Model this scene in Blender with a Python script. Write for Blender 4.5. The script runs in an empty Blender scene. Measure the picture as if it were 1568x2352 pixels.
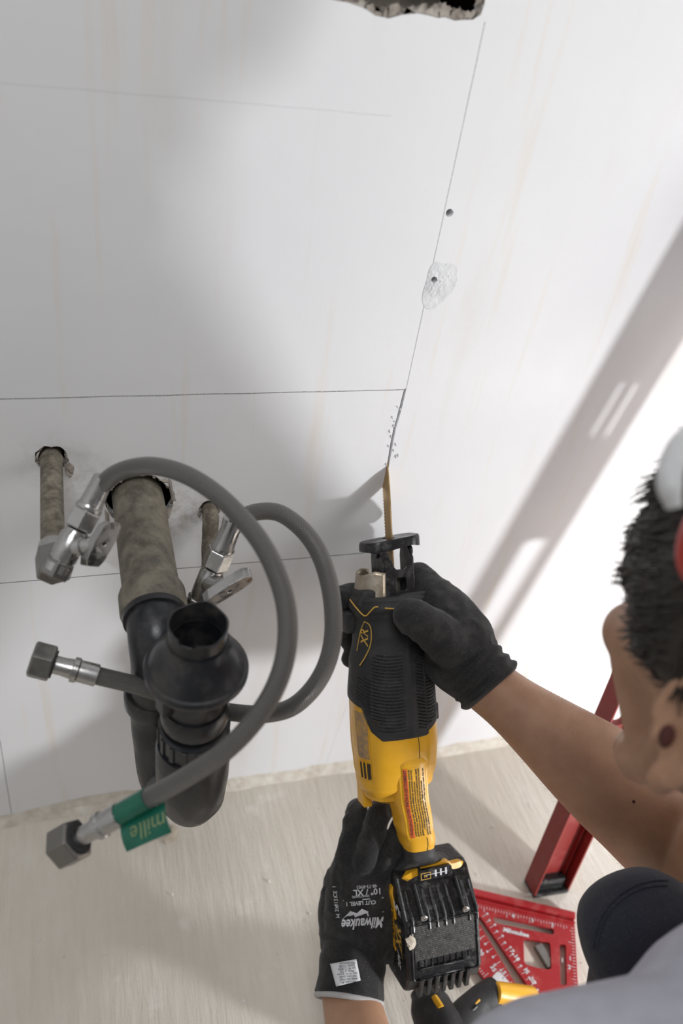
import bpy, bmesh, math, random
from mathutils import Vector, Matrix, noise
from mathutils.geometry import delaunay_2d_cdt
from mathutils.bvhtree import BVHTree
V = Vector
R = math.radians
random.seed(7)
SC = bpy.context.scene
COL = SC.collection

# ------------------------------------------------------------------ camera
# wall_back lies in the plane y = 0, the floor in z = 0, metres
F_PX = 1892.0
ZW = -V((-411, 2311, F_PX)).normalized()                 # world up seen in camera axes (x right, y down, z forward)
XW = V((6316, -426, F_PX)); XW = (XW - XW.dot(ZW) * ZW).normalized()
YW = ZW.cross(XW)
XC = V((XW.x, YW.x, ZW.x)); YC = V((XW.y, YW.y, ZW.y)); ZC = V((XW.z, YW.z, ZW.z))
CAM = V((0, -.56, .926))
cd = bpy.data.cameras.new('camera'); cam = bpy.data.objects.new('camera', cd); COL.objects.link(cam)
cd.sensor_fit = 'VERTICAL'; cd.sensor_height = 36; cd.lens = 36 * F_PX / 2352
cd.clip_start = .01
M = Matrix((XC, -YC, -ZC)).transposed().to_4x4(); M.translation = CAM
cam.matrix_world = M
SC.camera = cam
cd.dof.use_dof = True; cd.dof.focus_distance = .69; cd.dof.aperture_fstop = 4.0

# ------------------------------------------------------------------ light
w = bpy.data.worlds.new('world'); SC.world = w; w.use_nodes = True
w.node_tree.nodes['Background'].inputs[0].default_value = (1, .98, .96, 1)
w.node_tree.nodes['Background'].inputs[1].default_value = .16
def light(name, kind, loc, target, power, col, **k):
    d = bpy.data.lights.new(name, kind); d.energy = power; d.color = col
    for a, b in k.items(): setattr(d, a, b)
    o = bpy.data.objects.new(name, d); COL.objects.link(o); o.location = loc
    o.rotation_euler = (V(target) - V(loc)).to_track_quat('-Z', 'Y').to_euler()
    return o
light('work_lamp', 'POINT', (.87, -.755, .28), (0, 0, 0), 24, (.97, .98, 1), shadow_soft_size=.030)
light('ceiling_light', 'AREA', (-.2, -1.0, 2.5), (0, 0, .6), 17, (.95, .97, 1), size=.8)
light('window_light', 'AREA', (2.0, -1.1, 1.2), (.3, 0, .4), 14, (1, .99, .97), size=1.0)
SC.view_settings.view_transform = 'Standard'; SC.view_settings.look = 'None'
SC.view_settings.exposure = 0; SC.view_settings.gamma = 1; SC.view_settings.use_curve_mapping = False

# ------------------------------------------------------------------ helpers
def at(u, v, d):
    "point seen at photo pixel (u, v), d metres in front of the camera"
    return CAM + (XC * (u - 784) + YC * (v - 1176) + ZC * F_PX) * (d / F_PX)
def ray(u, v): return XC * (u - 784) + YC * (v - 1176) + ZC * F_PX
def on_wall(u, v, y=0.):
    r = ray(u, v); return CAM + r * ((y - CAM.y) / r.y)
def on_floor(u, v, z=0.):
    r = ray(u, v); return CAM + r * ((z - CAM.z) / r.z)

def tag(o, label=None, cat=None, group=None, kind=None):
    if label: o['label'] = label
    if cat: o['category'] = cat
    if group: o['group'] = group
    if kind: o['kind'] = kind
    return o
def thing(name, loc, label, cat, group=None, mat=None):
    o = bpy.data.objects.new(name, None); COL.objects.link(o)
    o.empty_display_size = .02
    if mat is not None: o.matrix_world = mat
    else: o.location = loc
    bpy.context.view_layer.update()
    return tag(o, label, cat, group)
def wmat(o): return wmat(o.parent) @ o.matrix_basis if o.parent else o.matrix_basis.copy()
def mobj(name, verts, faces, mat, parent=None, smooth=True, uvs=None, local=False):
    "verts in world space unless local; parents keep world placement"
    me = bpy.data.meshes.new(name)
    o = bpy.data.objects.new(name, me); COL.objects.link(o)
    if parent is not None:
        o.parent = parent
        if not local:
            mi = wmat(parent).inverted()
            verts = [mi @ V(p) for p in verts]
    me.from_pydata([tuple(p) for p in verts], [], faces)
    me.validate(); me.update()
    if mat: me.materials.append(mat)
    if uvs is not None:
        ul = me.uv_layers.new(name='UVMap')
        for l in me.loops: ul.data[l.index].uv = uvs[l.vertex_index]
    bm = bmesh.new(); bm.from_mesh(me); bmesh.ops.recalc_face_normals(bm, faces=bm.faces); bm.to_mesh(me); bm.free()
    if smooth:
        me.polygons.foreach_set('use_smooth', [True] * len(me.polygons))
        try: me.set_sharp_from_angle(angle=R(38))
        except Exception: pass
    return o
class G:
    "collects geometry"
    def __init__(s): s.v = []; s.f = []; s.uv = []
    def add(s, v, f, uv=None):
        b = len(s.v); s.v += [V(p) for p in v]; s.f += [[i + b for i in q] for q in f]
        s.uv += uv if uv else [(0, 0)] * len(v)
        return s
    def obj(s, name, mat, parent=None, smooth=True, local=False, bevel=0, segs=2):
        o = mobj(name, s.v, s.f, mat, parent, smooth, s.uv, local)
        if bevel:
            m = o.modifiers.new('bevel', 'BEVEL'); m.width = bevel; m.segments = segs; m.limit_method = 'ANGLE'; m.angle_limit = R(30)
        return o
def frame(d, up=None):
    d = V(d).normalized()
    up = V(up) if up is not None else (V((0, 0, 1)) if abs(d.z) < .9 else V((1, 0, 0)))
    x = up.cross(d)
    if x.length < 1e-5: x = V((0, 1, 0)).cross(d)
    x.normalize(); y = d.cross(x)
    return x, y, d
def catmull(pts, n=8):
    P = [V(p) for p in pts]; out = []
    P = [2 * P[0] - P[1]] + P + [2 * P[-1] - P[-2]]
    for i in range(1, len(P) - 2):
        for k in range(n):
            t = k / n
            a, b, c, d = P[i-1], P[i], P[i+1], P[i+2]
            out.append(.5 * ((2*b) + (c-a)*t + (2*a-5*b+4*c-d)*t*t + (3*b-a-3*c+d)*t**3))
    out.append(P[-2]); return out
def lerp(a, b, t): return a + (b - a) * t
def table(tab, x):
    "linear interpolation in rows (x, a, b, ...) smoothed"
    if x <= tab[0][0]: return tab[0][1:]
    for p, q in zip(tab, tab[1:]):
        if x <= q[0]:
            t = (x - p[0]) / (q[0] - p[0]); t = t * t * (3 - 2 * t)
            return tuple(lerp(a, b, t) for a, b in zip(p[1:], q[1:]))
    return tab[-1][1:]
def tube(pts, rad, n=20, cap=True, g=None, wob=0):
    g = g or G(); pts = [V(p) for p in pts]
    if not callable(rad):
        if isinstance(rad, (int, float)): rr = [rad] * len(pts)
        else: rr = [table([(i / (len(rad) - 1), r) for i, r in enumerate(rad)], k / (len(pts) - 1))[0] for k in range(len(pts))]
    else: rr = [rad(k / (len(pts) - 1)) for k in range(len(pts))]
    T = [(pts[min(i+1, len(pts)-1)] - pts[max(i-1, 0)]).normalized() for i in range(len(pts))]
    x, y, _ = frame(T[0]); v = []; uv = []; L = 0
    for i, p in enumerate(pts):
        if i:
            L += (p - pts[i-1]).length
            q = T[i-1].rotation_difference(T[i]); x = q @ x
        x = (x - x.dot(T[i]) * T[i]).normalized(); y = T[i].cross(x)
        for k in range(n):
            a = 2 * math.pi * k / n
            r = rr[i]
            if wob: r *= 1 + wob * noise.noise(p * 60 + V((math.cos(a), math.sin(a), 0)))
            v.append(p + (x * math.cos(a) + y * math.sin(a)) * r); uv.append((L, k / n))
    f = []
    for i in range(len(pts) - 1):
        for k in range(n):
            f.append([i*n+k, i*n+(k+1) % n, (i+1)*n+(k+1) % n, (i+1)*n+k])
    if cap: f.append(list(range(n))[::-1]); f.append([(len(pts)-1)*n+k for k in range(n)])
    return g.add(v, f, uv)
def lathe(o, d, prof, n=32, g=None, up=None, hexa=False, closed=False):
    "prof: list of (t along d, radius)"
    g = g or G(); x, y, d = frame(d, up); v = []; uv = []
    for t, r in prof:
        for k in range(n):
            a = 2 * math.pi * k / n
            v.append(V(o) + d * t + (x * math.cos(a) + y * math.sin(a)) * r); uv.append((t, k / n))
    f = []; m = len(prof)
    for i in range(m - 1 + (1 if closed else 0)):
        j = (i + 1) % m
        for k in range(n): f.append([i*n+k, i*n+(k+1) % n, j*n+(k+1) % n, j*n+k])
    if not closed:
        if prof[0][1] > 1e-6: f.append(list(range(n))[::-1])
        if prof[-1][1] > 1e-6: f.append([(m-1)*n+k for k in range(n)])
    return g.add(v, f, uv)
def hexnut(o, d, r, h, bore=0, g=None, up=None):
    "hexagonal nut with chamfered crowns; open bore on the t=0 side if bore"
    c = r * .08
    pr = [(0, r * .9), (c, r), (h - c, r), (h, r * .9)]
    if bore: pr = [(h * .55, 1e-7), (h * .55, bore), (0, bore)] + pr
    return lathe(o, d, pr, 6, g, up)
def boxg(g, c, half, ax=None):
    ax = ax or (V((1,0,0)), V((0,1,0)), V((0,0,1)))
    v = [V(c) + ax[0]*half[0]*sx + ax[1]*half[1]*sy + ax[2]*half[2]*sz for sx in (-1,1) for sy in (-1,1) for sz in (-1,1)]
    return g.add(v, [[0,1,3,2],[4,6,7,5],[0,4,5,1],[2,3,7,6],[0,2,6,4],[1,5,7,3]])
def plate(outer, holes, o, x, y, z, th, g=None):
    "flat plate with holes, outlines in 2D, extruded from z=0 to z=-th along its normal"
    g = g or G()
    pts = []; edges = []
    for loop in [outer] + holes:
        b = len(pts); pts += [V(p) for p in loop]
        edges += [(b+i, b+(i+1) % len(loop)) for i in range(len(loop))]
    cv, ce, cf, *_ = delaunay_2d_cdt(pts, edges, [], 1, 1e-7)
    def inside(p, poly):
        c = False; n = len(poly)
        for i in range(n):
            a, b = poly[i], poly[(i+1) % n]
            if (a[1] > p[1]) != (b[1] > p[1]) and p[0] < (b[0]-a[0]) * (p[1]-a[1]) / (b[1]-a[1]) + a[0]: c = not c
        return c
    keep = []
    for t in cf:
        c = sum((cv[i] for i in t), V((0, 0))) / len(t)
        if inside(c, outer) and not any(inside(c, h) for h in holes): keep.append(list(t))
    n = len(cv)
    P = [V(o) + x * p.x + y * p.y for p in cv]
    v = P + [p - z * th for p in P]
    f = [t for t in keep] + [[i + n for i in t][::-1] for t in keep]
    cnt = {}
    for t in keep:
        for a, b in zip(t, t[1:] + t[:1]): cnt[(a, b)] = 1
    for (a, b) in cnt:
        if (b, a) not in cnt: f.append([b, a, a + n, b + n])
    return g.add(v, f)
def circ(c, r, n=24, ry=None, jit=0, ph=0):
    ry = ry or r; out = []
    for k in range(n):
        a = 2 * math.pi * k / n + ph
        j = 1 + jit * (noise.noise(V((math.cos(a) * 2.3 + c[0]*90, math.sin(a) * 2.3, c[1]*70))) + .6 * noise.noise(V((math.cos(a) * 7, math.sin(a) * 7 + c[0]*50, 3))))
        out.append((c[0] + r * j * math.cos(a), c[1] + ry * j * math.sin(a)))
    return out
def rrect(cx, cy, hw, hh, r, n=5):
    out = []
    for sx, sy, a0 in ((1,1,0), (-1,1,90), (-1,-1,180), (1,-1,270)):
        for k in range(n + 1):
            a = R(a0 + 90 * k / n); out.append((cx + sx*(hw-r) + r*math.cos(a), cy + sy*(hh-r) + r*math.sin(a)))
    return out
# organic surfaces: overlapping volumes fused into one skin by a voxel remesh
def sph(g, c, ax, rad, nu=20, nv=12):
    v = []; f = []
    for j in range(nv + 1):
        th = math.pi * j / nv
        for k in range(nu):
            a = 2 * math.pi * k / nu
            v.append(V(c) + ax[0]*rad[0]*math.sin(th)*math.cos(a) + ax[1]*rad[1]*math.sin(th)*math.sin(a) + ax[2]*rad[2]*math.cos(th))
    for j in range(nv):
        for k in range(nu): f.append([j*nu+k, (j+1)*nu+k, (j+1)*nu+(k+1) % nu, j*nu+(k+1) % nu])
    g.add(v, f)
IDAX = (V((1,0,0)), V((0,1,0)), V((0,0,1)))
def cap(g, a, ra, b, rb, n=20):
    a, b = V(a), V(b)
    sph(g, a, IDAX, (ra,)*3, n); sph(g, b, IDAX, (rb,)*3, n)
    if (b - a).length > 1e-4: tube([a, b], [ra, rb], n, True, g)
def chain(g, pts, n=20):
    for (a, ra), (b, rb) in zip(pts, pts[1:]): cap(g, a, ra, b, rb, n)
def ctube(g, pts, n=28):
    "smooth chain through (point, radius)"
    C = catmull([p for p, r in pts], 6); rr = catmull([V((r, 0, 0)) for p, r in pts], 6)
    rr = [q.x for q in rr]
    tube(C, lambda t: rr[min(len(rr)-1, int(round(t * (len(rr)-1))))], n, True, g)
    sph(g, C[0], IDAX, (rr[0],)*3, n); sph(g, C[-1], IDAX, (rr[-1],)*3, n)
def organic(name, g, voxel, it, mat, parent=None, fac=.5, wr=0, wsc=70):
    me = bpy.data.meshes.new('tmp')
    me.from_pydata([tuple(p) for p in g.v], [], g.f); me.update()
    bm = bmesh.new(); bm.from_mesh(me); bmesh.ops.remove_doubles(bm, verts=bm.verts, dist=1e-6)
    bmesh.ops.recalc_face_normals(bm, faces=bm.faces); bm.to_mesh(me); bm.free()
    t = bpy.data.objects.new('tmp', me); COL.objects.link(t)
    m = t.modifiers.new('r', 'REMESH'); m.mode = 'VOXEL'; m.voxel_size = voxel
    s = t.modifiers.new('s', 'SMOOTH'); s.iterations = it; s.factor = fac
    dg = bpy.context.evaluated_depsgraph_get()
    ev = t.evaluated_get(dg); em = bpy.data.meshes.new_from_object(ev, depsgraph=dg)
    vs = [v.co + (v.normal * wr * (1 - 2.6 * abs(noise.noise(v.co * wsc))) if wr else V()) for v in em.vertices]; fs = [list(p.vertices) for p in em.polygons]
    bpy.data.objects.remove(t, do_unlink=True)
    o = mobj(name, vs, fs, mat, parent, True)
    return o, vs, fs
def text_geo(body, size, xs=1., ys=1., shear=0., bold=0.):
    c = bpy.data.curves.new('t', 'FONT'); c.body = body; c.size = size; c.align_x = 'CENTER'; c.align_y = 'CENTER'; c.resolution_u = 2
    c.shear = shear; c.offset = bold
    o = bpy.data.objects.new('t', c); COL.objects.link(o)
    dg = bpy.context.evaluated_depsgraph_get()
    em = bpy.data.meshes.new_from_object(o.evaluated_get(dg), depsgraph=dg)
    vs = [(v.co.x * xs, v.co.y * ys) for v in em.vertices]; fs = [list(p.vertices) for p in em.polygons]
    bpy.data.objects.remove(o, do_unlink=True)
    return vs, fs
def put2d(g, vs, fs, o, x, y, nrm, bvh=None, off=.0003):
    "places flat 2D geometry on a plane or drops it on a surface (bvh) along -nrm"
    out = []
    for a, b in vs:
        p = V(o) + x * a + y * b
        if bvh:
            h = bvh.ray_cast(p + nrm * .03, -nrm, .08)
            if h[0] is not None: p = h[0] + nrm * off
        else: p = p + nrm * off
        out.append(p)
    g.add(out, fs); return g
def strip2d(p, w):
    "polyline as flat strip 2D"
    vs = []; fs = []
    for i, q in enumerate(p):
        a = V(p[max(i-1, 0)]); b = V(p[min(i+1, len(p)-1)]); t = (b - a).normalized(); n = V((-t.y, t.x)) * w / 2
        vs += [tuple(V(q) + n), tuple(V(q) - n)]
        if i: fs.append([2*i-2, 2*i-1, 2*i+1, 2*i])
    return vs, fs
def bvh_of(vs, fs): return BVHTree.FromPolygons([tuple(v) for v in vs], fs)

# ------------------------------------------------------------------ materials
class Mat:
    def __init__(s, name, col=(.8,.8,.8), rough=.5, metal=0., **k):
        s.m = bpy.data.materials.new(name); s.m.use_nodes = True
        s.t = s.m.node_tree; s.b = s.t.nodes['Principled BSDF']
        s.b.inputs['Base Color'].default_value = (*col, 1); s.b.inputs['Roughness'].default_value = rough
        s.b.inputs['Metallic'].default_value = metal
        for a, b in k.items(): s.b.inputs[a.replace('_', ' ')].default_value = b
        s.c = s.t.nodes.new('ShaderNodeTexCoord')
    def n(s, typ, **k):
        x = s.t.nodes.new(typ)
        for a, b in k.items():
            if a in ('i',): 
                for c, d in b.items():
                    if hasattr(d, 'is_linked') or isinstance(d, bpy.types.NodeSocket): s.t.links.new(d, x.inputs[c])
                    else: x.inputs[c].default_value = d
            else: setattr(x, a, b)
        return x
    def link(s, a, b): s.t.links.new(a, b)
    def noise(s, scale, detail=4, vec=None, rough=.55, sc=None):
        x = s.n('ShaderNodeTexNoise'); x.inputs['Scale'].default_value = scale; x.inputs['Detail'].default_value = detail; x.inputs['Roughness'].default_value = rough
        v = vec or s.c.outputs['Object']
        if sc:
            mp = s.n('ShaderNodeMapping'); s.link(v, mp.inputs[0]); mp.inputs['Scale'].default_value = sc; v = mp.outputs[0]
        s.link(v, x.inputs['Vector']); return x.outputs['Fac']
    def ramp(s, fac, stops, interp='LINEAR'):
        x = s.n('ShaderNodeValToRGB'); s.link(fac, x.inputs[0]); x.color_ramp.interpolation = interp
        e = x.color_ramp.elements
        while len(e) < len(stops): e.new(.5)
        for q, (p, c) in zip(e, stops): q.position = p; q.color = (*(c if isinstance(c, tuple) else (c,)*3), 1)
        return x.outputs[0]
    def mix(s, fac, a, b, mode='MIX'):
        x = s.n('ShaderNodeMix', data_type='RGBA', blend_type=mode)
        for sock, val in ((x.inputs[0], fac), (x.inputs[6], a), (x.inputs[7], b)):
            if isinstance(val, bpy.types.NodeSocket): s.link(val, sock)
            elif isinstance(val, tuple): sock.default_value = (*val, 1)
            else: sock.default_value = val
        return x.outputs[2]
    def math(s, op, a, b=0.):
        x = s.n('ShaderNodeMath', operation=op)
        for sock, val in zip(x.inputs, (a, b)):
            if isinstance(val, bpy.types.NodeSocket): s.link(val, sock)
            else: sock.default_value = val
        return x.outputs[0]
    def base(s, c): s.link(c, s.b.inputs['Base Color']); return s
    def rough(s, c): s.link(c, s.b.inputs['Roughness']); return s
    def bump(s, h, dist=.001, strength=1.):
        x = s.n('ShaderNodeBump'); x.inputs['Distance'].default_value = dist; x.inputs['Strength'].default_value = strength
        s.link(h, x.inputs['Height'])
        if s.b.inputs['Normal'].is_linked: s.link(s.b.inputs['Normal'].links[0].from_socket, x.inputs['Normal'])
        s.link(x.outputs[0], s.b.inputs['Normal']); return s

def m_wall():
    s = Mat('wall_paint', (.78, .78, .80), .7)
    big = s.noise(2.2, 3); c = s.ramp(big, [(.3, (.76, .765, .785)), (.7, (.81, .81, .82))])
    st = s.noise(5, 5, sc=(2.2, 1, .55)); c = s.mix(s.ramp(st, [(.58, 0.), (.75, .55)]), c, (.70, .655, .60))
    drip = s.noise(9, 3, sc=(5, 1, .35)); c = s.mix(s.ramp(drip, [(.58, 0.), (.76, .45)]), c, (.74, .64, .50))
    sp = s.noise(420, 2); c = s.mix(s.ramp(sp, [(.76, 0.), (.80, .8)]), c, (.25, .22, .2))
    # pencil lines: x and z distance lines broken up with grain
    sx = s.n('ShaderNodeSeparateXYZ'); s.link(s.c.outputs['Object'], sx.inputs[0])
    X, Z = sx.outputs[0], sx.outputs[2]
    wob = s.math('MULTIPLY', s.math('SUBTRACT', s.noise(14, 2), .5), .0022)
    X2 = s.math('ADD', X, wob); Z2 = s.math('ADD', Z, wob)
    grain = s.ramp(s.noise(1300, 3), [(.40, .35), (.56, 1.)])
    def line(coord, val, wd, other, lo, hi, dark, slope=0.):
        nonlocal c
        cc = s.math('SUBTRACT', coord, val)
        if slope: cc = s.math('SUBTRACT', cc, s.math('MULTIPLY', s.math('SUBTRACT', other, lo), slope))
        d = s.math('ABSOLUTE', cc)
        m = s.math('LESS_THAN', d, wd); m = s.math('MULTIPLY', m, s.math('GREATER_THAN', other, lo)); m = s.math('MULTIPLY', m, s.math('LESS_THAN', other, hi))
        m = s.math('MULTIPLY', s.math('MULTIPLY', m, grain), dark)
        c = s.mix(m, c, (.12, .12, .13))
    for (p, q, wd, dk) in [((1113,50),(932,895),.00042,.65), ((840,1500),(745,1762),.0003,.35), ((0,1700),(28,1882),.0005,.8)]:
        a, b = on_wall(*p), on_wall(*q)
        line(X2, b.x, wd, Z, min(a.z, b.z), max(a.z, b.z), dk) if abs(a.x-b.x) < 1e-4 else line(X2, b.x, wd, Z, b.z, a.z, dk, (a.x-b.x)/(a.z-b.z))
    for (p, q, wd, dk) in [((-60,918),(932,895),.0005,.9), ((-60,1345),(836,1270),.0006,.95), ((0,190),(900,266),.0005,.15), ((0,1205),(150,1290),.0003,.0)]:
        a, b = on_wall(*p), on_wall(*q)
        line(Z2, a.z, wd, X, a.x, b.x, dk, (b.z-a.z)/(b.x-a.x))
    # rusty dirt rubbed into the board around the pipe holes
    for (u, v, rr) in ((125, 1060, .034), (330, 1160, .060), (485, 1180, .030), (400, 1185, .045), (200, 1110, .035)):
        q = on_wall(u, v); dm = s.n('ShaderNodeVectorMath', operation='DISTANCE'); s.link(s.c.outputs['Object'], dm.inputs[0]); dm.inputs[1].default_value = q
        f = s.math('MULTIPLY', s.ramp(s.math('DIVIDE', dm.outputs['Value'], rr), [(.15, 1.), (1., 0.)]), s.ramp(s.noise(70, 6, rough=.7), [(.44, .0), (.70, .55)]))
        c = s.mix(f, c, (.40, .33, .26))
    s.base(c)
    s.rough(s.ramp(s.noise(8, 4), [(.3, .55), (.7, .8)]))
    s.bump(s.noise(260, 3), .0004, .18); s.bump(s.noise(9, 5, sc=(1, 1, 2)), .006, .16)
    return s.m
def m_floor():
    s = Mat('floor_primer', (.6, .56, .5), .75)
    c = s.ramp(s.noise(5, 6), [(.3, (.60, .55, .475)), (.7, (.70, .655, .58))])
    st = s.noise(46, 6, sc=(2.6, .35, 1), rough=.7); c = s.mix(s.ramp(st, [(.42, .0), (.70, .38)]), c, (.78, .745, .68))
    gr = s.noise(34, 5, sc=(2.8, .22, 1), rough=.65); c = s.mix(s.ramp(gr, [(.57, 0.), (.74, .30)]), c, (.46, .39, .31))
    kn = s.noise(17, 6, rough=.6); c = s.mix(s.ramp(kn, [(.60, 0.), (.70, .65)]), c, (.84, .82, .78)); kk = s.noise(3.2, 5, rough=.6); c = s.mix(s.ramp(kk, [(.42, .0), (.66, .5)]), c, (.56, .50, .42))
    sp = s.noise(90, 2); c = s.mix(s.ramp(sp, [(.74, 0.), (.77, .8)]), c, (.40, .30, .2))
    s.base(c); s.bump(st, .003, .5); s.bump(gr, .003, .45); s.bump(s.noise(300, 3), .0006, .4)
    return s.m
def m_plaster(name='plaster', a=(.55, .52, .48), b=(.75, .74, .72)):
    s = Mat(name, a, .9); s.base(s.ramp(s.noise(70, 6), [(.3, a), (.7, b)])); s.bump(s.noise(160, 6), .002, .8); return s.m
def m_plain(name, col, rough=.5, metal=0., bump=0, bs=400, var=.12, **k):
    s = Mat(name, col, rough, metal, **k)
    d = tuple(c * (1 - var) for c in col); l = tuple(min(1, c * (1 + var)) for c in col)
    s.base(s.ramp(s.noise(55, 5), [(.3, d), (.7, l)]))
    s.rough(s.ramp(s.noise(80, 4), [(.3, max(0, rough - .08)), (.7, min(1, rough + .1))]))
    if bump: s.bump(s.noise(bs, 3), bump, .6)
    return s.m
def m_dusty(name, col, dust=(.45, .42, .38), amt=.5, rough=.5, bump=.0004, scale=60, metal=0., lo=.5):
    s = Mat(name, col, rough, metal)
    n = s.noise(scale, 7, rough=.7); f = s.ramp(n, [(lo, 0.), (lo + .22, amt)])
    s.base(s.mix(f, tuple(col), tuple(dust))); s.rough(s.ramp(n, [(.45, rough), (.7, min(1, rough + .35))]))
    s.bump(s.noise(350, 4), bump, .6); return s.m
def m_chrome(name='chrome', col=(.50, .49, .48), rough=.20):
    s = Mat(name, col, rough, 1.); s.rough(s.ramp(s.noise(120, 5), [(.35, rough), (.75, rough + .28)])); s.bump(s.noise(500, 2), .0001, .4); return s.m
def m_braid():
    s = Mat('braid', (.20, .195, .19), .42, .7)
    uv = s.c.outputs['UV']; sx = s.n('ShaderNodeSeparateXYZ'); s.link(uv, sx.inputs[0])
    A = s.math('MULTIPLY', sx.outputs[0], 3600.); B = s.math('MULTIPLY', sx.outputs[1], 2 * math.pi * 22)
    p = s.math('SINE', s.math('ADD', A, B)); q = s.math('SINE', s.math('SUBTRACT', A, B))
    h = s.math('MAXIMUM', p, q)
    s.base(s.ramp(s.math('MULTIPLY', s.math('ADD', h, 1.), .5), [(.25, (.035, .033, .032)), (.85, (.34, .325, .31))]))
    s.bump(h, .0006, 1.); return s.m
def m_skin():
    s = Mat('skin', (.46, .25, .16), .48)
    c = s.ramp(s.noise(28, 5), [(.3, (.35, .19, .115)), (.7, (.47, .27, .17))])
    c = s.mix(s.ramp(s.noise(260, 2), [(.74, 0.), (.8, .5)]), c, (.20, .07, .04))
    s.base(c); s.b.inputs['Subsurface Weight'].default_value = .12; s.b.inputs['Subsurface Radius'].default_value = (.01, .004, .002); s.b.inputs['Subsurface Scale'].default_value = .6
    s.bump(s.noise(900, 3), .0004, .5); return s.m
def m_knit(name, col, dust=.2):
    s = Mat(name, col, .92); s.b.inputs['Sheen Weight'].default_value = .12; s.b.inputs['Sheen Roughness'].default_value = .5
    n = s.noise(45, 6, rough=.65); c = s.mix(s.ramp(n, [(.45, 0.), (.75, dust)]), tuple(col), (.16, .15, .145))
    sp = s.noise(1500, 2); c = s.mix(s.ramp(sp, [(.66, 0.), (.72, .5)]), c, (.30, .28, .26))
    s.base(c); s.bump(s.noise(1400, 2), .0005, .7); s.bump(s.noise(70, 4), .002, .5); return s.m
def m_label_face():
    s = Mat('battery_label', (.02, .02, .02), .55)
    sx = s.n('ShaderNodeSeparateXYZ'); s.link(s.c.outputs['Object'], sx.inputs[0])
    rows = s.math('GREATER_THAN', s.math('SINE', s.math('MULTIPLY', sx.outputs[1], 3300.)), .1)
    n = s.noise(1300, 2, sc=(1, .4, 1)); f = s.math('MULTIPLY', rows, s.ramp(n, [(.52, 0.), (.58, .55)]))
    c = s.mix(f, (.022, .021, .02), (.22, .20, .17)); s.base(c)
    s.rough(s.ramp(s.noise(120, 4), [(.4, .4), (.7, .8)])); return s.m
MT = {}
def mk():
    MT['wall'] = m_wall(); MT['floor'] = m_floor(); MT['plaster'] = m_plaster()
    MT['rawboard'] = m_plaster('raw_board_edge', (.20, .17, .14), (.50, .46, .41)); MT['chip'] = m_plaster('gypsum', (.66, .67, .68), (.78, .79, .80))
    MT['sill'] = m_plaster('painted_timber', (.56, .50, .42), (.76, .73, .66))
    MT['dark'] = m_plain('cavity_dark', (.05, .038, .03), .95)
    MT['pipe'] = m_dusty('dirty_copper', (.10, .082, .060), (.30, .27, .21), .8, .7, .0012, 90, 0, .42)
    MT['drain_grey'] = m_dusty('grey_drain', (.105, .095, .072), (.27, .24, .185), .8, .6, .0008, 55, 0, .40)
    MT['drain'] = m_dusty('black_drain', (.016, .017, .020), (.12, .105, .09), .55, .30, .0002, 30, 0, .50)
    MT['chrome'] = m_chrome(); MT['steel'] = m_chrome('dull_steel', (.27, .26, .245), .30)
    MT['braid'] = m_braid()
    MT['green'] = m_plain('green_sleeve', (.01, .12, .075), .22, 0, .0002); MT['gold_print'] = m_plain('faded_print', (.20, .26, .12), .5)
    MT['yellow'] = m_plain('yellow_shell', (.78, .40, .018), .36, 0, .0002, 900, .05)
    MT['rubber'] = m_dusty('black_rubber', (.020, .020, .021), (.16, .15, .14), .28, .58, .0003, 70, 0, .5)
    MT['plastic'] = m_dusty('black_plastic', (.012, .012, .013), (.30, .29, .27), .45, .22, .0003, 110, 0, .56)
    MT['blacksteel'] = m_dusty('black_steel', (.020, .020, .022), (.18, .17, .16), .4, .28, .0002, 90, .3, .5)
    MT['lineyellow'] = m_plain('yellow_line', (.60, .36, .06), .5)
    MT['brass'] = m_dusty('blade_metal', (.46, .29, .11), (.62, .50, .36), .5, .34, .0002, 60, .75, .45)
    MT['gear'] = m_dusty('gearcase_metal', (.42, .34, .24), (.60, .56, .50), .7, .35, .0002, 25, .8, .4)
    MT['skin'] = m_skin(); MT['glove'] = m_knit('black_glove', (.012, .0115, .0115)); MT['cuff'] = m_knit('black_cuff', (.009, .0085, .0085), .1)
    MT['greyedge'] = m_knit('grey_knit', (.42, .41, .40), .0); MT['navy'] = m_knit('navy_cloth', (.016, .018, .030), .05)
    MT['shirt'] = m_plain('grey_blue_shirt', (.47, .475, .54), .9, 0, .0006, 1200, .08)
    MT['hair'] = m_plain('dark_brown_hair', (.020, .014, .010), .5, 0, 0, 400, .3)
    MT['armhair'] = m_plain('fair_hair', (.30, .17, .10), .5)
    MT['red'] = m_dusty('red_anodised', (.38, .018, .022), (.55, .22, .20), .35, .38, .0002, 70, .2, .5)
    MT['redlevel'] = m_dusty('red_level_paint', (.24, .022, .020), (.50, .22, .18), .3, .40, .0002, 50, 0, .52)
    MT['redcup'] = m_plain('red_cup', (.42, .03, .02), .35); MT['whitegrey'] = m_plain('grey_white_plastic', (.55, .55, .55), .35)
    MT['white_print'] = m_plain('white_print', (.62, .62, .64), .7, var=.2); MT['black_print'] = m_plain('black_print', (.03, .025, .02), .7)
    MT['tag'] = m_plain('white_tag', (.66, .67, .69), .8); MT['orange'] = m_plain('orange_band', (.72, .13, .03), .5)
    MT['greylabel'] = m_dusty('worn_rating_label', (.50, .28, .07), (.20, .17, .16), .9, .5, .0001, 150, 0, .42)
    MT['blabel'] = m_label_face(); MT['crumb'] = m_plaster('crumb', (.70, .68, .64), (.85, .84, .82))
    MT['putty'] = m_plaster('putty', (.42, .36, .28), (.68, .62, .52)); MT['ear'] = m_plain('canal_shade_and_mole', (.07, .018, .014), .8)
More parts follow.
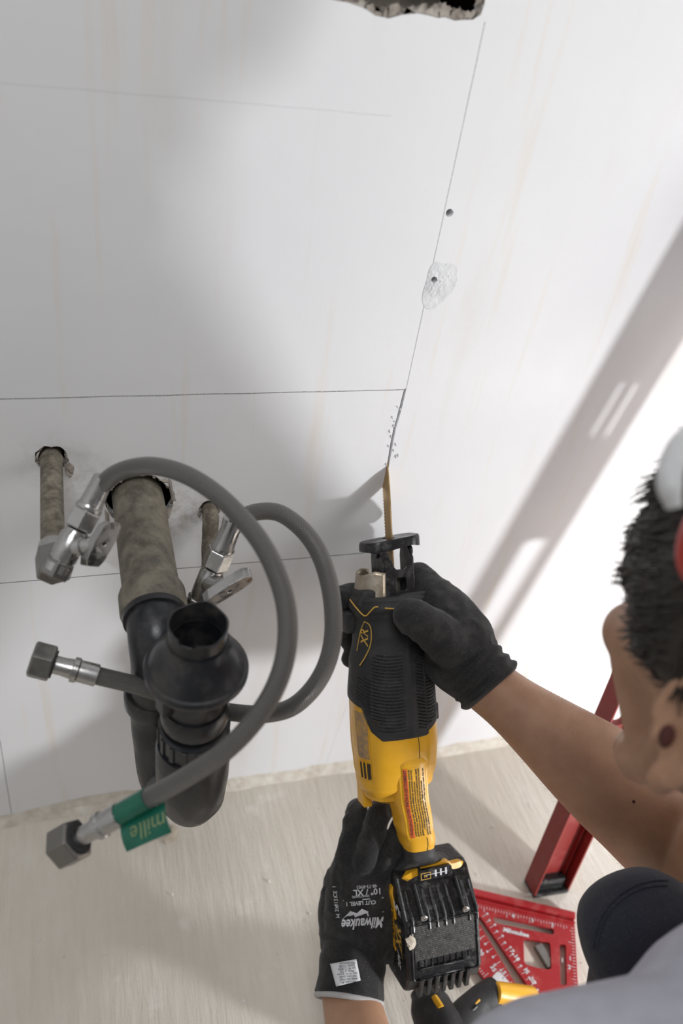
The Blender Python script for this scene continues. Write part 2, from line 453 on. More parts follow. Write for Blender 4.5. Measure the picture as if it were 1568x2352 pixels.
    MT['eye'] = m_plain('eye_white', (.8, .78, .75), .2); MT['iris'] = m_plain('iris', (.08, .05, .03), .1); MT['lip'] = m_plain('lip', (.36, .12, .10), .5)
mk()

# ------------------------------------------------------------------ the setting
def build_setting():
    rnd = random.Random(3)
    w2 = lambda u, v: (on_wall(u, v).x, on_wall(u, v).z)
    outer = [(-1.3, 1.6), (2.2, 1.6)]
    # ragged lower edge of the board
    pts = [(2.2, .012)]
    xs = 2.2
    while xs > -1.3:
        xs -= rnd.uniform(.02, .06); pts.append((xs, .014 + rnd.uniform(-.002, .003)))
    low = []
    for x, z in pts:
        if w2(0, 1860)[0] < x < w2(150, 1830)[0]: z = .022
        elif w2(150, 1830)[0] < x < w2(300, 1790)[0]: z = .030
        low.append((x, z))
    outer = outer + low + [(-1.3, .014)]
    outer = outer[::-1]
    holes = {}
    a = w2(318, 1152); holes['drain'] = circ((a[0] + .0015, a[1] + .0005), .0285, 40, jit=.10)
    a = w2(118, 1052); holes['left'] = circ((a[0], a[1]), .0125, 26, jit=.16)
    a = w2(483, 1168); holes['right'] = circ((a[0], a[1]), .0098, 24, jit=.12)
    top = [(w2(u, v)) for u, v in [(660,-60),(700,-25),(740,-6),(775,2),(800,6),(838,20),(862,36),(893,43),(925,34),(960,31),(985,36),(1005,42),(1022,40),(1045,48),(1062,46),(1086,46),(1104,34),(1113,8),(1116,-30),(1118,-80),(1120,-140),(900,-160),(700,-150)]]
    holes['top'] = top
    # saw kerf
    k = [w2(u, v) for u, v in [(929,898),(921,930),(915,955),(906,985),(899,1020),(893,1055),(887,1085)]]
    ker = [(x - .0009 - rnd.uniform(0, .0005), z) for x, z in k]; ker2 = [(x + .0010 + rnd.uniform(0, .0006), z) for x, z in k][::-1]
    ker = [(k[0][0], k[0][1] + .003)] + ker + [(k[-1][0], k[-1][1] - .019)] + ker2
    holes['kerf'] = ker
    a = w2(1032, 489); holes['screw'] = circ(a, .0030, 14, jit=.15)
    a = w2(996, 641); holes['screw2'] = circ(a, .0024, 14, jit=.2)
    g = plate(outer, list(holes.values()), (0, 0, 0), V((1,0,0)), V((0,0,1)), V((0,-1,0)), .0125)
    wall = g.obj('wall_back', MT['wall'], None, smooth=False); tag(wall, 'off-white plasterboard wall with pencil cutting lines', kind='structure')
    # board edges in the top opening: crumbled gypsum lip
    def lip(name, loop, r, th, mat, jit, n=3, seed=0, lab=None):
        g = G(); rn = random.Random(seed)
        P = catmull([V((x, 0, z)) for x, z in loop] + [V((loop[0][0], 0, loop[0][1]))], 5)
        c = sum(P, V()) / len(P)
        P2 = []
        for p in P:
            P2.append(p)
        tube(P2, lambda t: r * (.75 + .5 * noise.noise(V((t * 90, seed, 0)))), 10, False, g)
        vv = []
        for p in g.v:
            q = p + V((noise.noise(p * 140 + V((seed, 0, 0))), noise.noise(p * 150), noise.noise(p * 130 + V((0, 5, 0))))) * jit + V((noise.noise(p * 520), 0, noise.noise(p * 500 + V((4, 0, 0))))) * jit * .5
            q.y = min(max(q.y, -.0012), .012) + .0022; vv.append(q)
        g.v = vv
        o = g.obj(name, mat, wall); 
        if lab: o['label'] = lab
    lip('broken_edge', top, .0052, 0, MT['rawboard'], .006, seed=2, lab='crumbled grey gypsum along the broken opening')
    for nm, s_, r_, j_ in (('drain', 4, .0024, .004), ('left', 5, .0017, .0034), ('right', 6, .0012, .002)): lip('hole_edge', holes[nm], r_, 0, MT['rawboard'], j_, seed=s_)
    # torn paper flakes near the holes and the kerf
    def flake(pts, th, mat, name, lift=.001):
        g = G(); P = [w2(*q) for q in pts]; n = len(P)
        c = (sum(p[0] for p in P) / n, sum(p[1] for p in P) / n)
        v = [V((x, -.0003, z)) for x, z in P] + [V((c[0], -lift - th, c[1]))]
        g.add(v, [[i, (i+1) % n, n] for i in range(n)]); g.obj(name, mat, wall, smooth=False)
    for pts in ([(146,1066),(160,1062),(170,1072),(168,1090),(158,1086),(150,1078)], [(148,1075),(166,1092),(160,1098),(150,1086)], [(84,1040),(92,1036),(88,1056),(82,1050)],
                [(386,1098),(394,1104),(398,1130),(404,1150),(394,1150),(388,1120)], [(366,1102),(380,1098),(388,1106),(376,1110)], [(378,1172),(398,1158),(388,1190),(380,1196)], [(240,1170),(250,1180),(252,1200),(242,1200)],
                [(500,1160),(508,1162),(506,1172),(498,1178)], [(456,1172),(462,1178),(458,1190),(452,1182)]):
        flake(pts, .0012, MT['rawboard'], 'torn_paper')
    for u, v in [(918,940),(912,934),(905,968),(903,978),(897,1002),(894,990),(891,1024),(908,1048),(913,1045),(924,925),(886,1066),(908,1020),(903,1034),(900,958)]:
        s = rnd.uniform(1.5, 4); flake([(u - s*.6, v - s*.2), (u + s*.3, v - s), (u + s*.8, v + s*.3), (u, v + s)], .0012, MT['chip'], 'plaster_chip')
    # chipped crater around the lower screw hole: raised paper rim and rough gypsum
    c = w2(1004, 640)
    g = G(); v = []; f = []; n = 110; rings = 26
    for j in range(rings + 1):
        t = j / rings
        for k_ in range(n):
            an = 2 * math.pi * k_ / n
            rr = (.0132 + .004 * math.cos(an + .9) + .0018 * math.sin(3 * an + 1)) * t
            x = c[0] + rr * math.cos(an) * 1.02 + .0004; z = c[1] + rr * math.sin(an) * 1.5 - .0006
            h = (.0007 * noise.noise(V((x * 420, z * 420, 0))) + .0004 * noise.noise(V((x * 1100, z * 1100, 3))) + .0010) * (1 - t ** 3) + .0002
            if t > .55 and (math.cos(an + .9) > .1): h = .0009 * (1 - t) + .0003
            if t >= 1: h = -.0001
            v.append(V((x, -h, z)))
    for j in range(rings):
        for k_ in range(n): f.append([j*n+k_, j*n+(k_+1) % n, (j+1)*n+(k_+1) % n, (j+1)*n+k_])
    # keep the screw hole open
    hc = w2(996, 641)
    f = [q for q in f if min((V((v[i].x - hc[0], v[i].z - hc[1])).length for i in q)) > .0022]
    g.add(v, f); o = g.obj('chipped_filler', MT['chip'], wall); o['label'] = 'rough white chipped patch around a screw hole'
    # cavity behind the board
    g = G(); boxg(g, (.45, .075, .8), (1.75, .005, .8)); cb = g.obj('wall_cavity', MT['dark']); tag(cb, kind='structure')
    g = G()
    for x in (-.35, .13, .62): boxg(g, (x, .046, .8), (.02, .023, .8))
    # studs, each its own piece
    for x in (-.35, .16, .62, 1.1):
        q = G(); boxg(q, (x, .0415, .8), (.018, .0285, .8)); q.obj('timber_stud', MT['sill'], cb, False)
    q = G(); tube([(.05, .045, .83), (.12, .04, .845), (.2, .045, .84), (.24, .05, .85)], .016, 12, True, q, wob=.5); q.obj('old_mortar', MT['rawboard'], cb)
    # timber sill strip under the board
    g = G(); n = 140; v = []
    for i in range(n + 1):
        x = lerp(-1.3, 2.2, i / n)
        for (y, z) in ((.0105, .034), (.0025, .034), (-.001 + .002 * noise.noise(V((x * 30, 1, 0))), .012 + .004 * noise.noise(V((x * 22, 0, 0)))), (-.006 + .003 * noise.noise(V((x * 18, 3, 0))), .0), (.0105, 0)):
            v.append((x, y, z))
    f = [[i*5+k, i*5+k+1, (i+1)*5+k+1, (i+1)*5+k] for i in range(n) for k in range(4)]
    g.add(v, f); tag(g.obj('baseboard_back', MT['sill'], smooth=False), 'rough cream painted timber strip under the plasterboard', kind='structure')
    # floor
    g = G(); nx, ny = 150, 110; v = []
    for j in range(ny + 1):
        for i in range(nx + 1):
            x = lerp(-1.3, 2.2, i / nx); y = lerp(.013, -2.4, (j / ny) ** 1.6)
            v.append((x, y, .0006 * noise.noise(V((x * 25, y * 4, 0)))))
    f = [[j*(nx+1)+i, j*(nx+1)+i+1, (j+1)*(nx+1)+i+1, (j+1)*(nx+1)+i] for j in range(ny) for i in range(nx)]
    g.add(v, f); tag(g.obj('floor', MT['floor']), 'dusty beige primed plywood floor with brush marks', kind='structure')
    # crumbs on the floor
    g = G(); rn = random.Random(11)
    P = [on_floor(u, v) for u, v in [(202,1876),(161,2048),(395,2055),(617,2026),(711,2100),(335,2110),(30,1990),(240,2190),(120,2250),(560,2300),(640,2190),(704,2115),(1095,2010),(1190,1790),(1215,1850),(1130,1900),(90,2160)]]
    P += [V((rn.uniform(-.2, .75), -abs(rn.gauss(0, .22)) - .02, 0)) for _ in range(230)]
    for i, p in enumerate(P):
        r = rn.uniform(.0008, .0022) if i < 17 else rn.uniform(.0003, .0010)
        c = p + V((0, 0, r * .6)); vs = []
        for d in ((1,0,0),(0,1,0),(-1,0,0),(0,-1,0),(0,0,1),(0,0,-1)): vs.append(c + V(d) * r * rn.uniform(.6, 1.2))
        g.add(vs, [[0,1,4],[1,2,4],[2,3,4],[3,0,4],[1,0,5],[2,1,5],[3,2,5],[0,3,5]])
    tag(g.obj('plaster_crumbs', MT['crumb'], smooth=False), 'white plaster crumbs scattered over the beige floor', 'debris', kind='stuff')
    q = G(); c = on_floor(392, 1925)
    tube([c + V((-.008, -.004, .001)), c + V((0, .001, .002)), c + V((.004, .008, .002)), c + V((.002, .014, .001))], [.003, .006, .006, .003], 9, True, q, wob=.6)
    tag(q.obj('dried_putty_lump', MT['putty']), 'small dried putty lump on the floor beside the green hose sleeve', 'debris')
    # flat dried filler stains
    # rest of the room (out of view)
    g = G(); boxg(g, (-1.32, -1.2, 1.3), (.02, 1.25, 1.3)); tag(g.obj('wall_left', MT['wall'], smooth=False), kind='structure')

# ------------------------------------------------------------------ plumbing
def hose(path, rad, label, sleeve=None, start=None, end=None):
    """path: world points.  parts: braided hose, ferrule and nut at each finished end"""
    C = catmull(path, 10)
    t = thing('braided_hose', C[-1], label, 'hose', None)
    i1 = len(C) - 1
    g = G(); tube(C, rad, 20, True, g); g.obj('braid', MT['braid'], t)
    d = (C[-1] - C[-3]).normalized(); e = C[-1]
    return t, C, e, d
def build_plumbing():
    # drain: one assembly -------------------------------------------------
    h = on_wall(318, 1152); X0, Z0 = h.x, h.z
    t = thing('drain_pipe', V((X0, 0, Z0)), 'black plastic drain trap with open cone on a dirty grey stub pipe', 'drain pipe')
    r = .0215
    g = G(); L = .112
    tube([V((X0 - .001, .03, Z0)), V((X0, 0, Z0)), V((X0 + .0005, -L * .5, Z0)), V((X0 + .001, -L, Z0))], r, 40, True, g, wob=.012)
    g.obj('stub_pipe', MT['drain_grey'], t)['label'] = 'dirty grey stub pipe coming out of the wall'
    c0 = V((X0 + .001, -L, Z0))
    g = G(); lathe(c0 + V((0, .003, 0)), (0, -1, 0), [(0, r*.9), (0, r*1.1), (.004, r*1.16), (.020, r*1.16), (.024, r*1.10), (.024, r*.9)], 40, g); g.obj('coupling', MT['drain_grey'], t)
    g = G(); lathe(c0 + V((0, -.020, 0)), (0, -1, 0), [(0, r*.9), (0, r*1.07), (.002, r*1.10), (.006, r*1.08), (.006, r*.9)], 40, g); g.obj('sealing_ring', MT['drain'], t)
    # elbow turning down and back leg
    yb = -L - .046; rp = .0203
    P = [V((X0 + .001, -L - .018, Z0)), V((X0 + .0012, -L - .030, Z0 - .001)), V((X0 + .0015, yb + .005, Z0 - .008)), V((X0 + .0015, yb, Z0 - .024)), V((X0 + .001, yb, Z0 - .05)), V((X0 - .001, yb + .002, Z0 - .064))]
    g = G(); tube(catmull(P, 7), [r*.98, r*.98, rp*1.04, rp, rp, rp], 36, True, g); g.obj('elbow', MT['drain'], t)
    pc = P[-1]
    g = G(); lathe(pc + V((0, 0, .008)), (0, 0, -1), [(0, rp*.9), (0, rp*1.08), (.003, rp*1.16), (.014, rp*1.16), (.018, rp*1.06), (.018, rp*.9)], 36, g); g.obj('coupling', MT['drain'], t)
    riser = at(455, 1434, .52); RX, RY = riser.x, riser.y; zt = riser.z
    P = [pc, pc + V((.001, 0, -.022)), V((lerp(X0, RX, .08), lerp(yb, RY, .08), Z0 - .108)), V((lerp(X0, RX, .30), lerp(yb, RY, .32), Z0 - .148)), V((RX - .004, RY + .010, zt - .190)), V((RX, RY, zt - .168))]
    g = G(); tube(catmull(P, 7), [rp, rp, rp*1.04, rp*1.1, rp*1.1, rp], 36, True, g); g.obj('trap_bend', MT['drain'], t)
    # riser stack: cup, nuts, slip pipe, cone, open tail
    def st(name, prof, mat='drain', n=48):
        g = G(); lathe(V((RX, RY, 0)), (0, 0, 1), prof, n, g, closed=min(prof[0][1], prof[-1][1]) > .01); return g.obj(name, MT[mat], t)
    st('trap_cup', [(zt-.214, 1e-6), (zt-.214, .013), (zt-.208, .020), (zt-.194, .0255), (zt-.165, .0272), (zt-.130, .0272), (zt-.124, .0258), (zt-.124, .02)])
    o = st('union_nut', [(zt-.122, .02), (zt-.122, .0238), (zt-.115, .0245), (zt-.104, .0245), (zt-.102, .0228), (zt-.102, .018)])
    g = G()
    for k in range(16):
        a = 2 * math.pi * k / 16; ax = (V((math.cos(a), math.sin(a), 0)), V((-math.sin(a), math.cos(a), 0)), V((0, 0, 1)))
        boxg(g, V((RX, RY, zt - .112)) + ax[0] * .0245, (.0014, .0018, .008), ax)
    g.obj('nut_ribs', MT['drain'], t, False, bevel=.0005)
    st('neck_pipe', [(zt-.103, .0195), (zt-.075, .0195), (zt-.075, .015)])
    st('union_nut', [(zt-.096, .019), (zt-.096, .0230), (zt-.091, .0238), (zt-.082, .0238), (zt-.078, .0222), (zt-.078, .018)])
    st('slip_pipe', [(zt-.080, .018), (zt-.080, .0208), (zt-.055, .0208), (zt-.050, .024), (zt-.050, .018)])
    for a in (R(20), R(200)):
        g = G()
        ax = (V((math.cos(a), math.sin(a), 0)), V((-math.sin(a), math.cos(a), 0)), V((0, 0, 1)))
        boxg(g, V((RX, RY, zt - .062)) + ax[0] * .0225, (.0045, .006, .012), ax)
        g.obj('cone_lug', MT['drain'], t, False, bevel=.001)
    st('cone', [(zt-.054, .0195), (zt-.050, .0290), (zt-.046, .0332), (zt-.0435, .0345), (zt-.040, .0345), (zt-.0385, .0338), (zt-.0378, .0318), (zt-.033, .0298), (zt-.026, .0262), (zt-.022, .0232), (zt-.018, .0208), (zt-.014, .0200), (zt-.014, .0165)])
    # open ragged tail
    g = G(); n = 60; v = []
    def zr(a): return .0030 * noise.noise(V((math.cos(a) * 1.2, math.sin(a) * 1.2, 4))) + (-.003 if math.cos(a + 2.1) > .965 else 0)
    for (z, rr, e) in ((zt-.034, .0188, 0), (zt-.015, .0185, 0), (zt-.008, .0187, .3), (zt+.0, .0193, 1), (zt+.0004, .0180, 1), (zt-.01, .0168, .3), (zt-.120, .0160, 0)):
        for k in range(n):
            a = 2 * math.pi * k / n; v.append(V((RX + rr * math.cos(a), RY + rr * math.sin(a), z + zr(a) * e)))
    f = [[j*n+k, j*n+(k+1) % n, (j+1)*n+(k+1) % n, (j+1)*n+k] for j in range(6) for k in range(n)]; f.append([6*n+k for k in range(n)])
    g.add(v, f); g.obj('open_tail', MT['drain'], t)['label'] = 'open cut-off pipe end with ragged rim'
    # left supply -------------------------------------------------------------
    a = on_wall(118, 1054)
    t = thing('supply_pipe', a, 'left stained copper supply pipe with a chrome nut block at its end', 'pipe')
    end = V((a.x + .0005, -.113, a.z))
    g = G(); tube([a + V((0, .03, 0)), a, lerp(a, end, .5), end], .0083, 26, True, g, wob=.05); g.obj('pipe', MT['pipe'], t)
    g = G(); sph(g, a + V((0, -.002, 0)), IDAX, (.0094, .006, .0094)); g.obj('corroded_collar', MT['pipe'], t)
    g = G(); lathe(end + V((0, .010, 0)), (0, -1, 0), [(0, .007), (0, .0098), (.004, .0102), (.008, .0098)], 24, g); g.obj('collar_ring', MT['chrome'], t)
    g = G(); hexnut(end + V((0, .003, 0)), (0.06, -1, -.12), .0128, .020, 0, g, up=(1, 0, 1)); g.obj('nut_block', MT['steel'], t, False, bevel=.0006)
    def valve(p0, p1, label, hc, hd, hn, L, elbow=None):
        "angle valve on the axis p0 to p1; lever centred on hc, long direction hd, face normal hn"
        t = thing('stop_valve', p0, label, 'valve')
        d = (p1 - p0).normalized(); Ln = (p1 - p0).length
        g = G(); lathe(p0, d, [(0, .006), (0, .0098), (Ln*.10, .0100), (Ln*.12, .0088), (Ln*.16, .0088), (Ln*.18, .0094), (Ln*.50, .0094), (Ln*.54, .0080), (Ln*.58, .0080), (Ln*.60, .005)], 32, g); g.obj('body', MT['chrome'], t)
        g = G(); hexnut(p0 - d * .004, d, .0108, .012, 0, g); g.obj('inlet_nut', MT['steel'], t, False, bevel=.0004)
        g = G(); hexnut(p0 + d * Ln * .60, d, .0105, Ln * .26, 0, g); g.obj('outlet_nut', MT['chrome'], t, False, bevel=.0005)
        g = G(); lathe(p0 + d * Ln * .86, d, [(0, .007), (0, .0088), (.0018, .0094), (.0036, .0088), (.0036, .006)], 28, g); g.obj('washer', MT['chrome'], t)
        hc, hd, hn = V(hc), V(hd).normalized(), V(hn).normalized(); hw = hd.cross(hn).normalized()
        s0 = p0 + d * Ln * .34
        g = G(); lathe(s0, hc - s0, [(0, .0075), ((hc - s0).length * .45, .0072), ((hc-s0).length*.5, .0058), ((hc - s0).length, .0058)], 26, g); g.obj('stem', MT['chrome'], t)
        prof = [(-L*.5, -.0048), (-L*.36, -.0070), (L*.1, -.0080), (L*.42, -.0068), (L*.5, -.0030), (L*.5, .0030), (L*.42, .0062), (L*.1, .0078), (-L*.36, .0068), (-L*.5, .0048)]
        g = plate(prof, [circ((L*.02, 0), .0016, 10)], hc + hn * .0035, hd, hw, hn, .008)
        lv = g.obj('lever', MT['chrome'], t, False, bevel=.0012, segs=3)
        return t, d
    p0 = at(128, 1312, .56); p1 = at(213, 1150, .565)
    valve(p0, p1, 'chrome stop valve with lever on the left supply pipe', at(232, 1250, .556), at(252, 1212, .553) - at(212, 1290, .56), (XC * -.2 + YC * .1 - ZC * .9 - V((0,0,0))) * .6 + XC * .8, .036)
    # right supply: comes out and drops close to the wall, caked with plaster
    a = on_wall(481, 1172)
    t = thing('supply_pipe', a, 'right supply pipe caked with plaster, dropping behind the black cone', 'pipe')
    e2 = V((a.x - .005, -.040, a.z - .085))
    g = G(); tube(catmull([a + V((0, .03, 0)), a + V((0, -.004, -.001)), V((a.x - .001, -.016, a.z - .012)), V((a.x - .003, -.030, a.z - .045)), e2], 8), .0072, 26, True, g, wob=.14); g.obj('pipe', MT['pipe'], t)
    q0 = at(455, 1392, .632); q1 = at(519, 1240, .612)
    g = G(); tube([e2, lerp(e2, q0, .6), q0 + V((0, 0, -.004))], .0085, 20, True, g); g.obj('elbow', MT['pipe'], t)
    valve(q0, q1, 'chrome stop valve with pointed lever on the right supply pipe', at(524, 1350, .590), at(570, 1322, .592) - at(480, 1378, .592), YC * .9 + XC * .30 - ZC * .5, .038)
    # hoses --------------------------------------------------------------------
    def end_fit(t, e, d, rf=.0072, rn=.0135, hn=.0155, gap=.016, flare=False):
        g = G(); lathe(e - d * .014, d, [(0, .006), (0, rf*1.0), (.001, rf*1.02), (.013, rf*1.0), (.014, rf*1.14), (.0175, rf*1.14), (.018, rf*.9), (.018+gap*.5, rf*.82), (.018+gap, rf*.84), (.018+gap, .004)], 32, g)
        g.obj('ferrule', MT['chrome'], t)
        nb = e + d * (.004 + gap)
        g = G(); hexnut(nb + d * hn, -d, rn, hn, .0085, g); g.obj('coupling_nut', MT['steel'], t, False, bevel=.0005)
        g = G(); lathe(nb - d * .0012, d, [(0, .005), (0, rn*.72), (.0014, rn*.74), (.0014, .005)], 24, g); g.obj('washer', MT['rubber'], t)
    rh = .0062
    A = [(213,1150,.565), (228,1122,.563), (262,1090,.558), (310,1073,.553), (365,1072,.545), (430,1092,.536), (495,1133,.527), (550,1185,.520), (597,1243,.512), (632,1310,.505), (655,1385,.500), (660,1460,.497), (648,1535,.495), (618,1605,.494), (570,1672,.494), (510,1730,.496), (440,1777,.500), (375,1815,.504), (336,1836,.507), (262,1878,.512), (236,1893,.514)]
    pts = [at(*q) for q in A]
    t, C, e, d = hose(pts, rh, 'long braided hose from the left valve, ending in a green sleeve and nut', None)
    g = G(); lathe(pts[0] - (C[1]-C[0]).normalized() * .004, C[2] - C[0], [(0, .006), (0, .0086), (.003, .0080), (.014, .0072), (.022, .0070), (.0225, .006)], 30, g); g.obj('ferrule', MT['chrome'], t)
    end_fit(t, e, d, .0074, .0138, .0165, .016)
    s0, s1 = at(340, 1834, .5067), at(243, 1889, .5135)
    g = G(); tube([s0, lerp(s0, s1, .5), s1], .0071, 28, True, g); sl = g.obj('green_sleeve', MT['green'], t); sl['label'] = 'green printed plastic sleeve around the hose end'
    # tag flag hanging below the sleeve
    fl = [at(u, v, dd) for u, v, dd in [(276,1890,.5115), (378,1842,.506), (394,1912,.500), (291,1957,.505)]]
    gx = (fl[1] - fl[0]); gy = fl[3] - fl[0]; nn = gx.cross(gy).normalized()
    if nn.dot(CAM - fl[0]) < 0: nn = -nn
    v = []; f = []; N, Mm = 12, 6
    for j in range(Mm + 1):
        for i in range(N + 1):
            p = lerp(lerp(fl[0], fl[1], i/N), lerp(fl[3], fl[2], i/N), j/Mm) + nn * (.0022 * math.sin(math.pi * j / Mm) + .0015 * math.sin(3 * i / N) * j / Mm); v.append(p)
    for j in range(Mm):
        for i in range(N): f.append([j*(N+1)+i, j*(N+1)+i+1, (j+1)*(N+1)+i+1, (j+1)*(N+1)+i])
    n0 = len(v); v += [p - nn * .0004 for p in v[:n0]]; f += [[i + n0 for i in q][::-1] for q in f]
    g = G(); g.add(v, f); fo = g.obj('sleeve_flap', MT['green'], t)
    b = bvh_of(v, f)
    ux = gx.normalized(); uy = nn.cross(ux)
    g = G(); vs, fs = text_geo('mille', .0135, shear=.2); put2d(g, vs, fs, at(344, 1897, .503), -ux, -uy, nn, b, .0009)
    g.obj('faded_lettering', MT['gold_print'], fo, False)
    B = [(519,1240,.612), (530,1216,.610), (552,1192,.606), (590,1176,.602), (640,1178,.597), (690,1212,.590), (728,1262,.584), (752,1325,.580), (764,1395,.577), (764,1465,.575), (748,1530,.574), (715,1585,.575), (668,1625,.582), (610,1640,.594), (540,1637,.604), (460,1622,.608), (385,1597,.597), (310,1573,.590), (240,1556,.582), (178,1540,.577)]
    pts = [at(*q) for q in B]
    t, C, e, d = hose(pts, .0064, 'short braided hose from the right valve, looping behind the black cone', None)
    g = G(); lathe(pts[0] - (C[1]-C[0]).normalized() * .006, C[2] - C[0], [(0, .006), (0, .0086), (.004, .0080), (.014, .0074), (.022, .0086), (.0225, .006)], 30, g); g.obj('ferrule', MT['chrome'], t)
    end_fit(t, e, d, .0078, .0135, .015, .013)

# ------------------------------------------------------------------ the saw
SO = V((.258, -.039, .434)); SA = V((0, .62, .78)).normalized(); SR = V((1, 0, 0)); SU = SR.cross(SA)
def saw_frame():
    m = Matrix((SR, SA, SU)).transposed().to_4x4(); m.translation = SO; return m
def TW(x, s, u): return SO + SR * x - SA * s + SU * u     # saw coordinates to world
def sup(hw, hh, n, th):
    c, s = math.cos(th), math.sin(th)
    return hw * math.copysign(abs(c) ** (2/n), c), hh * math.copysign(abs(s) ** (2/n), s)
BODY = [  # s, cx, cu, hw, hh, exponent
    (.046, .0005, .000, .0350, .0270, 2.6), (.050, .0005, .000, .0385, .0300, 2.6), (.058, .0005, .000, .0392, .0315, 2.6), (.063, .0005, -.001, .0375, .0305, 2.6),
    (.069, -.0015, -.001, .0338, .0290, 2.4), (.085, -.0030, -.001, .0342, .0300, 2.3), (.110, -.0045, -.001, .0376, .0325, 2.3), (.140, -.0055, -.001, .0394, .0340, 2.3),
    (.165, -.0055, -.001, .0398, .0345, 2.35), (.182, -.0055, -.001, .0392, .0345, 2.6), (.204, -.0055, -.002, .0372, .0330, 2.8), (.220, -.0065, -.003, .0345, .0300, 2.8),
    (.234, -.0095, -.005, .0250, .0230, 2.4), (.240, -.0105, -.007, .0150, .0150, 2.2)]
def body(s, th, off=0):
    cx, cu, hw, hh, n = table(BODY, s)
    x, u = sup(hw + off, hh + off, n, th); return V((cx + x, -s, cu + u))
def build_saw():
    t = thing('reciprocating_saw', SO, 'yellow and black cordless reciprocating saw cutting into the wall', 'power saw', mat=saw_frame())
    O = lambda g, nm, m, par=t, sm=True, **k: g.obj(nm, MT[m], par, sm, local=True, **k)
    PL = lambda outer, holes, o, x, y, z, th: plate(outer, holes, o, V(x), V(y), V(z), th)
    # blade: local y forward, z up, thickness in x
    out = [(-.055, .0070), (.040, .0065), (.046, -.001), (.100, .0), (.106, -.006)]
    out = [(-.055, .0080), (.052, .0080), (.086, .0040), (.100, -.0040)]
    teeth = []; y = .098
    while y > -.050: teeth += [(y, -.0095), (y - .0012, -.0078)]; y -= .0030
    g = PL(out + teeth + [(-.055, -.0080)], [], (.0006, 0, 0), (0, 1, 0), (0, 0, 1), (1, 0, 0), .0012)
    O(g, 'blade', 'brass', sm=False)['label'] = 'worn brass-coloured blade with fine teeth'
    # shoe: shallow tray around the blade
    g = PL(rrect(.0005, -.002, .0262, .018, .012, 6), [rrect(0, -.002, .004, .010, .0035, 3)], (0, .0035, 0), (1, 0, 0), (0, 0, 1), (0, 1, 0), .0022)
    g.v = [V((p.x, p.y + p.x * .11, p.z)) for p in g.v]
    O(g, 'shoe', 'blacksteel', sm=False, bevel=.0006)
    g = G(); loop = rrect(.0005, -.002, .0262, .018, .012, 6); n = len(loop); v = []
    for (e, yy) in ((0, .0030), (.0007, .0012), (.0008, -.0058), (-.0012, -.0058), (-.0018, .0012), (-.0020, .0030)):
        for a, b in loop:
            c = V((a - .0005, b + .002)); c = c * (1 + e / c.length); v.append((c.x + .0005, yy - (0.0012*math.sin(a*300) if yy < -.005 else 0), c.y - .002))
    v = [(x, y + x * .11, z) for x, y, z in v]
    g.add(v, [[j*n+k, j*n+(k+1) % n, ((j+1) % 6)*n+(k+1) % n, ((j+1) % 6)*n+k] for j in range(6) for k in range(n)])
    O(g, 'shoe_rim', 'blacksteel')
    # bracket with window and notch, side cheeks, pivots
    out = [(-.0135, -.048), (-.0125, -.018), (-.0165, -.008), (-.012, -.0065), (-.0075, -.0095), (-.0070, -.0145), (-.0045, -.0165), (-.0035, -.0215), (-.001, -.0240), (.0055, -.0240), (.0085, -.0215), (.0092, -.0165), (.0135, -.0155), (.0150, -.012), (.0160, -.048)]
    g = PL(out, [rrect(.0030, -.0375, .0046, .0058, .0022, 4)], (-.0, 0, .0185), (1, 0, 0), (0, 1, 0), (0, 0, 1), .0020)
    O(g, 'shoe_bracket', 'blacksteel', sm=False, bevel=.0006)
    for x in (-.0135, .0150):
        g = PL([(-.050, -.013), (-.050, .0180), (-.014, .0180), (-.004, .008), (-.004, -.010), (-.014, -.013)], [], (x + .001, 0, 0), (0, 1, 0), (0, 0, 1), (1, 0, 0), .0020)
        O(g, 'bracket_cheek', 'blacksteel', sm=False, bevel=.0005)
        g = G(); lathe((x - .003 if x < 0 else x - .0005, -.0085, .006), (1, 0, 0), [(0, .0045), (.0008, .0052), (.0035, .0052), (.0042, .0045)], 20, g); O(g, 'pivot', 'blacksteel')
    # gearcase nose and blade clamp
    g = G(); tube([V((-.002, -.030, .000)), V((-.002, -.036, .000)), V((-.002, -.055, .000))], [.008, .0095, .010], 26, True, g); O(g, 'blade_clamp', 'gear')
    g = G(); v = []; n = 22; m = 8
    for j in range(m + 1):
        for k in range(n + 1):
            a = R(98 + 160 * k / n); s = lerp(.0240 + .004 * abs(math.sin(a * 1.5)), .050, j / m)
            x, u = sup(.0285 - .004 * (1 - j/m), .022, 2.6, a); v.append((x - .0070, -s, u - .002))
    f = [[j*(n+1)+k, j*(n+1)+k+1, (j+1)*(n+1)+k+1, (j+1)*(n+1)+k] for j in range(m) for k in range(n)]
    g.add(v, f); o = O(g, 'gearcase_guard', 'gear'); o['label'] = 'scratched metal gearcase cheek behind the shoe'
    so = o.modifiers.new('s', 'SOLIDIFY'); so.thickness = .0018
    # front collar and overmould (black rubber) with ribs
    NT = 192
    def send(th):
        a = math.degrees(th) % 360
        if a < 60: return lerp(.158, .171, a / 60)
        if a < 118: return .174
        if a < 135: return lerp(.174, .166, (a - 118) / 17)
        if a < 150: return lerp(.166, .146, (a - 135) / 15)
        if a < 215: return lerp(.146, .138, (a - 150) / 65)
        return lerp(.138, .158, min(1, (a - 215) / 60))
    def rib(s, a):
        if s < .088 or s > send(R(a)) - .007: return 0
        zone = (28 < a < 76 and s > .095 + .0003 * abs(a - 50)) or (91 < a < 132 and s > .098) or (134 < a < 160 and .118 < s < .150)
        if not zone: return 0
        ss = s + (.004 * ((a - 50) / 25) ** 2 if a < 80 else .004 * ((a - 100) / 40) ** 2)
        p = (ss / .00300) % 1
        return -.0010 if p < .34 else 0
    rows = 260; v = []
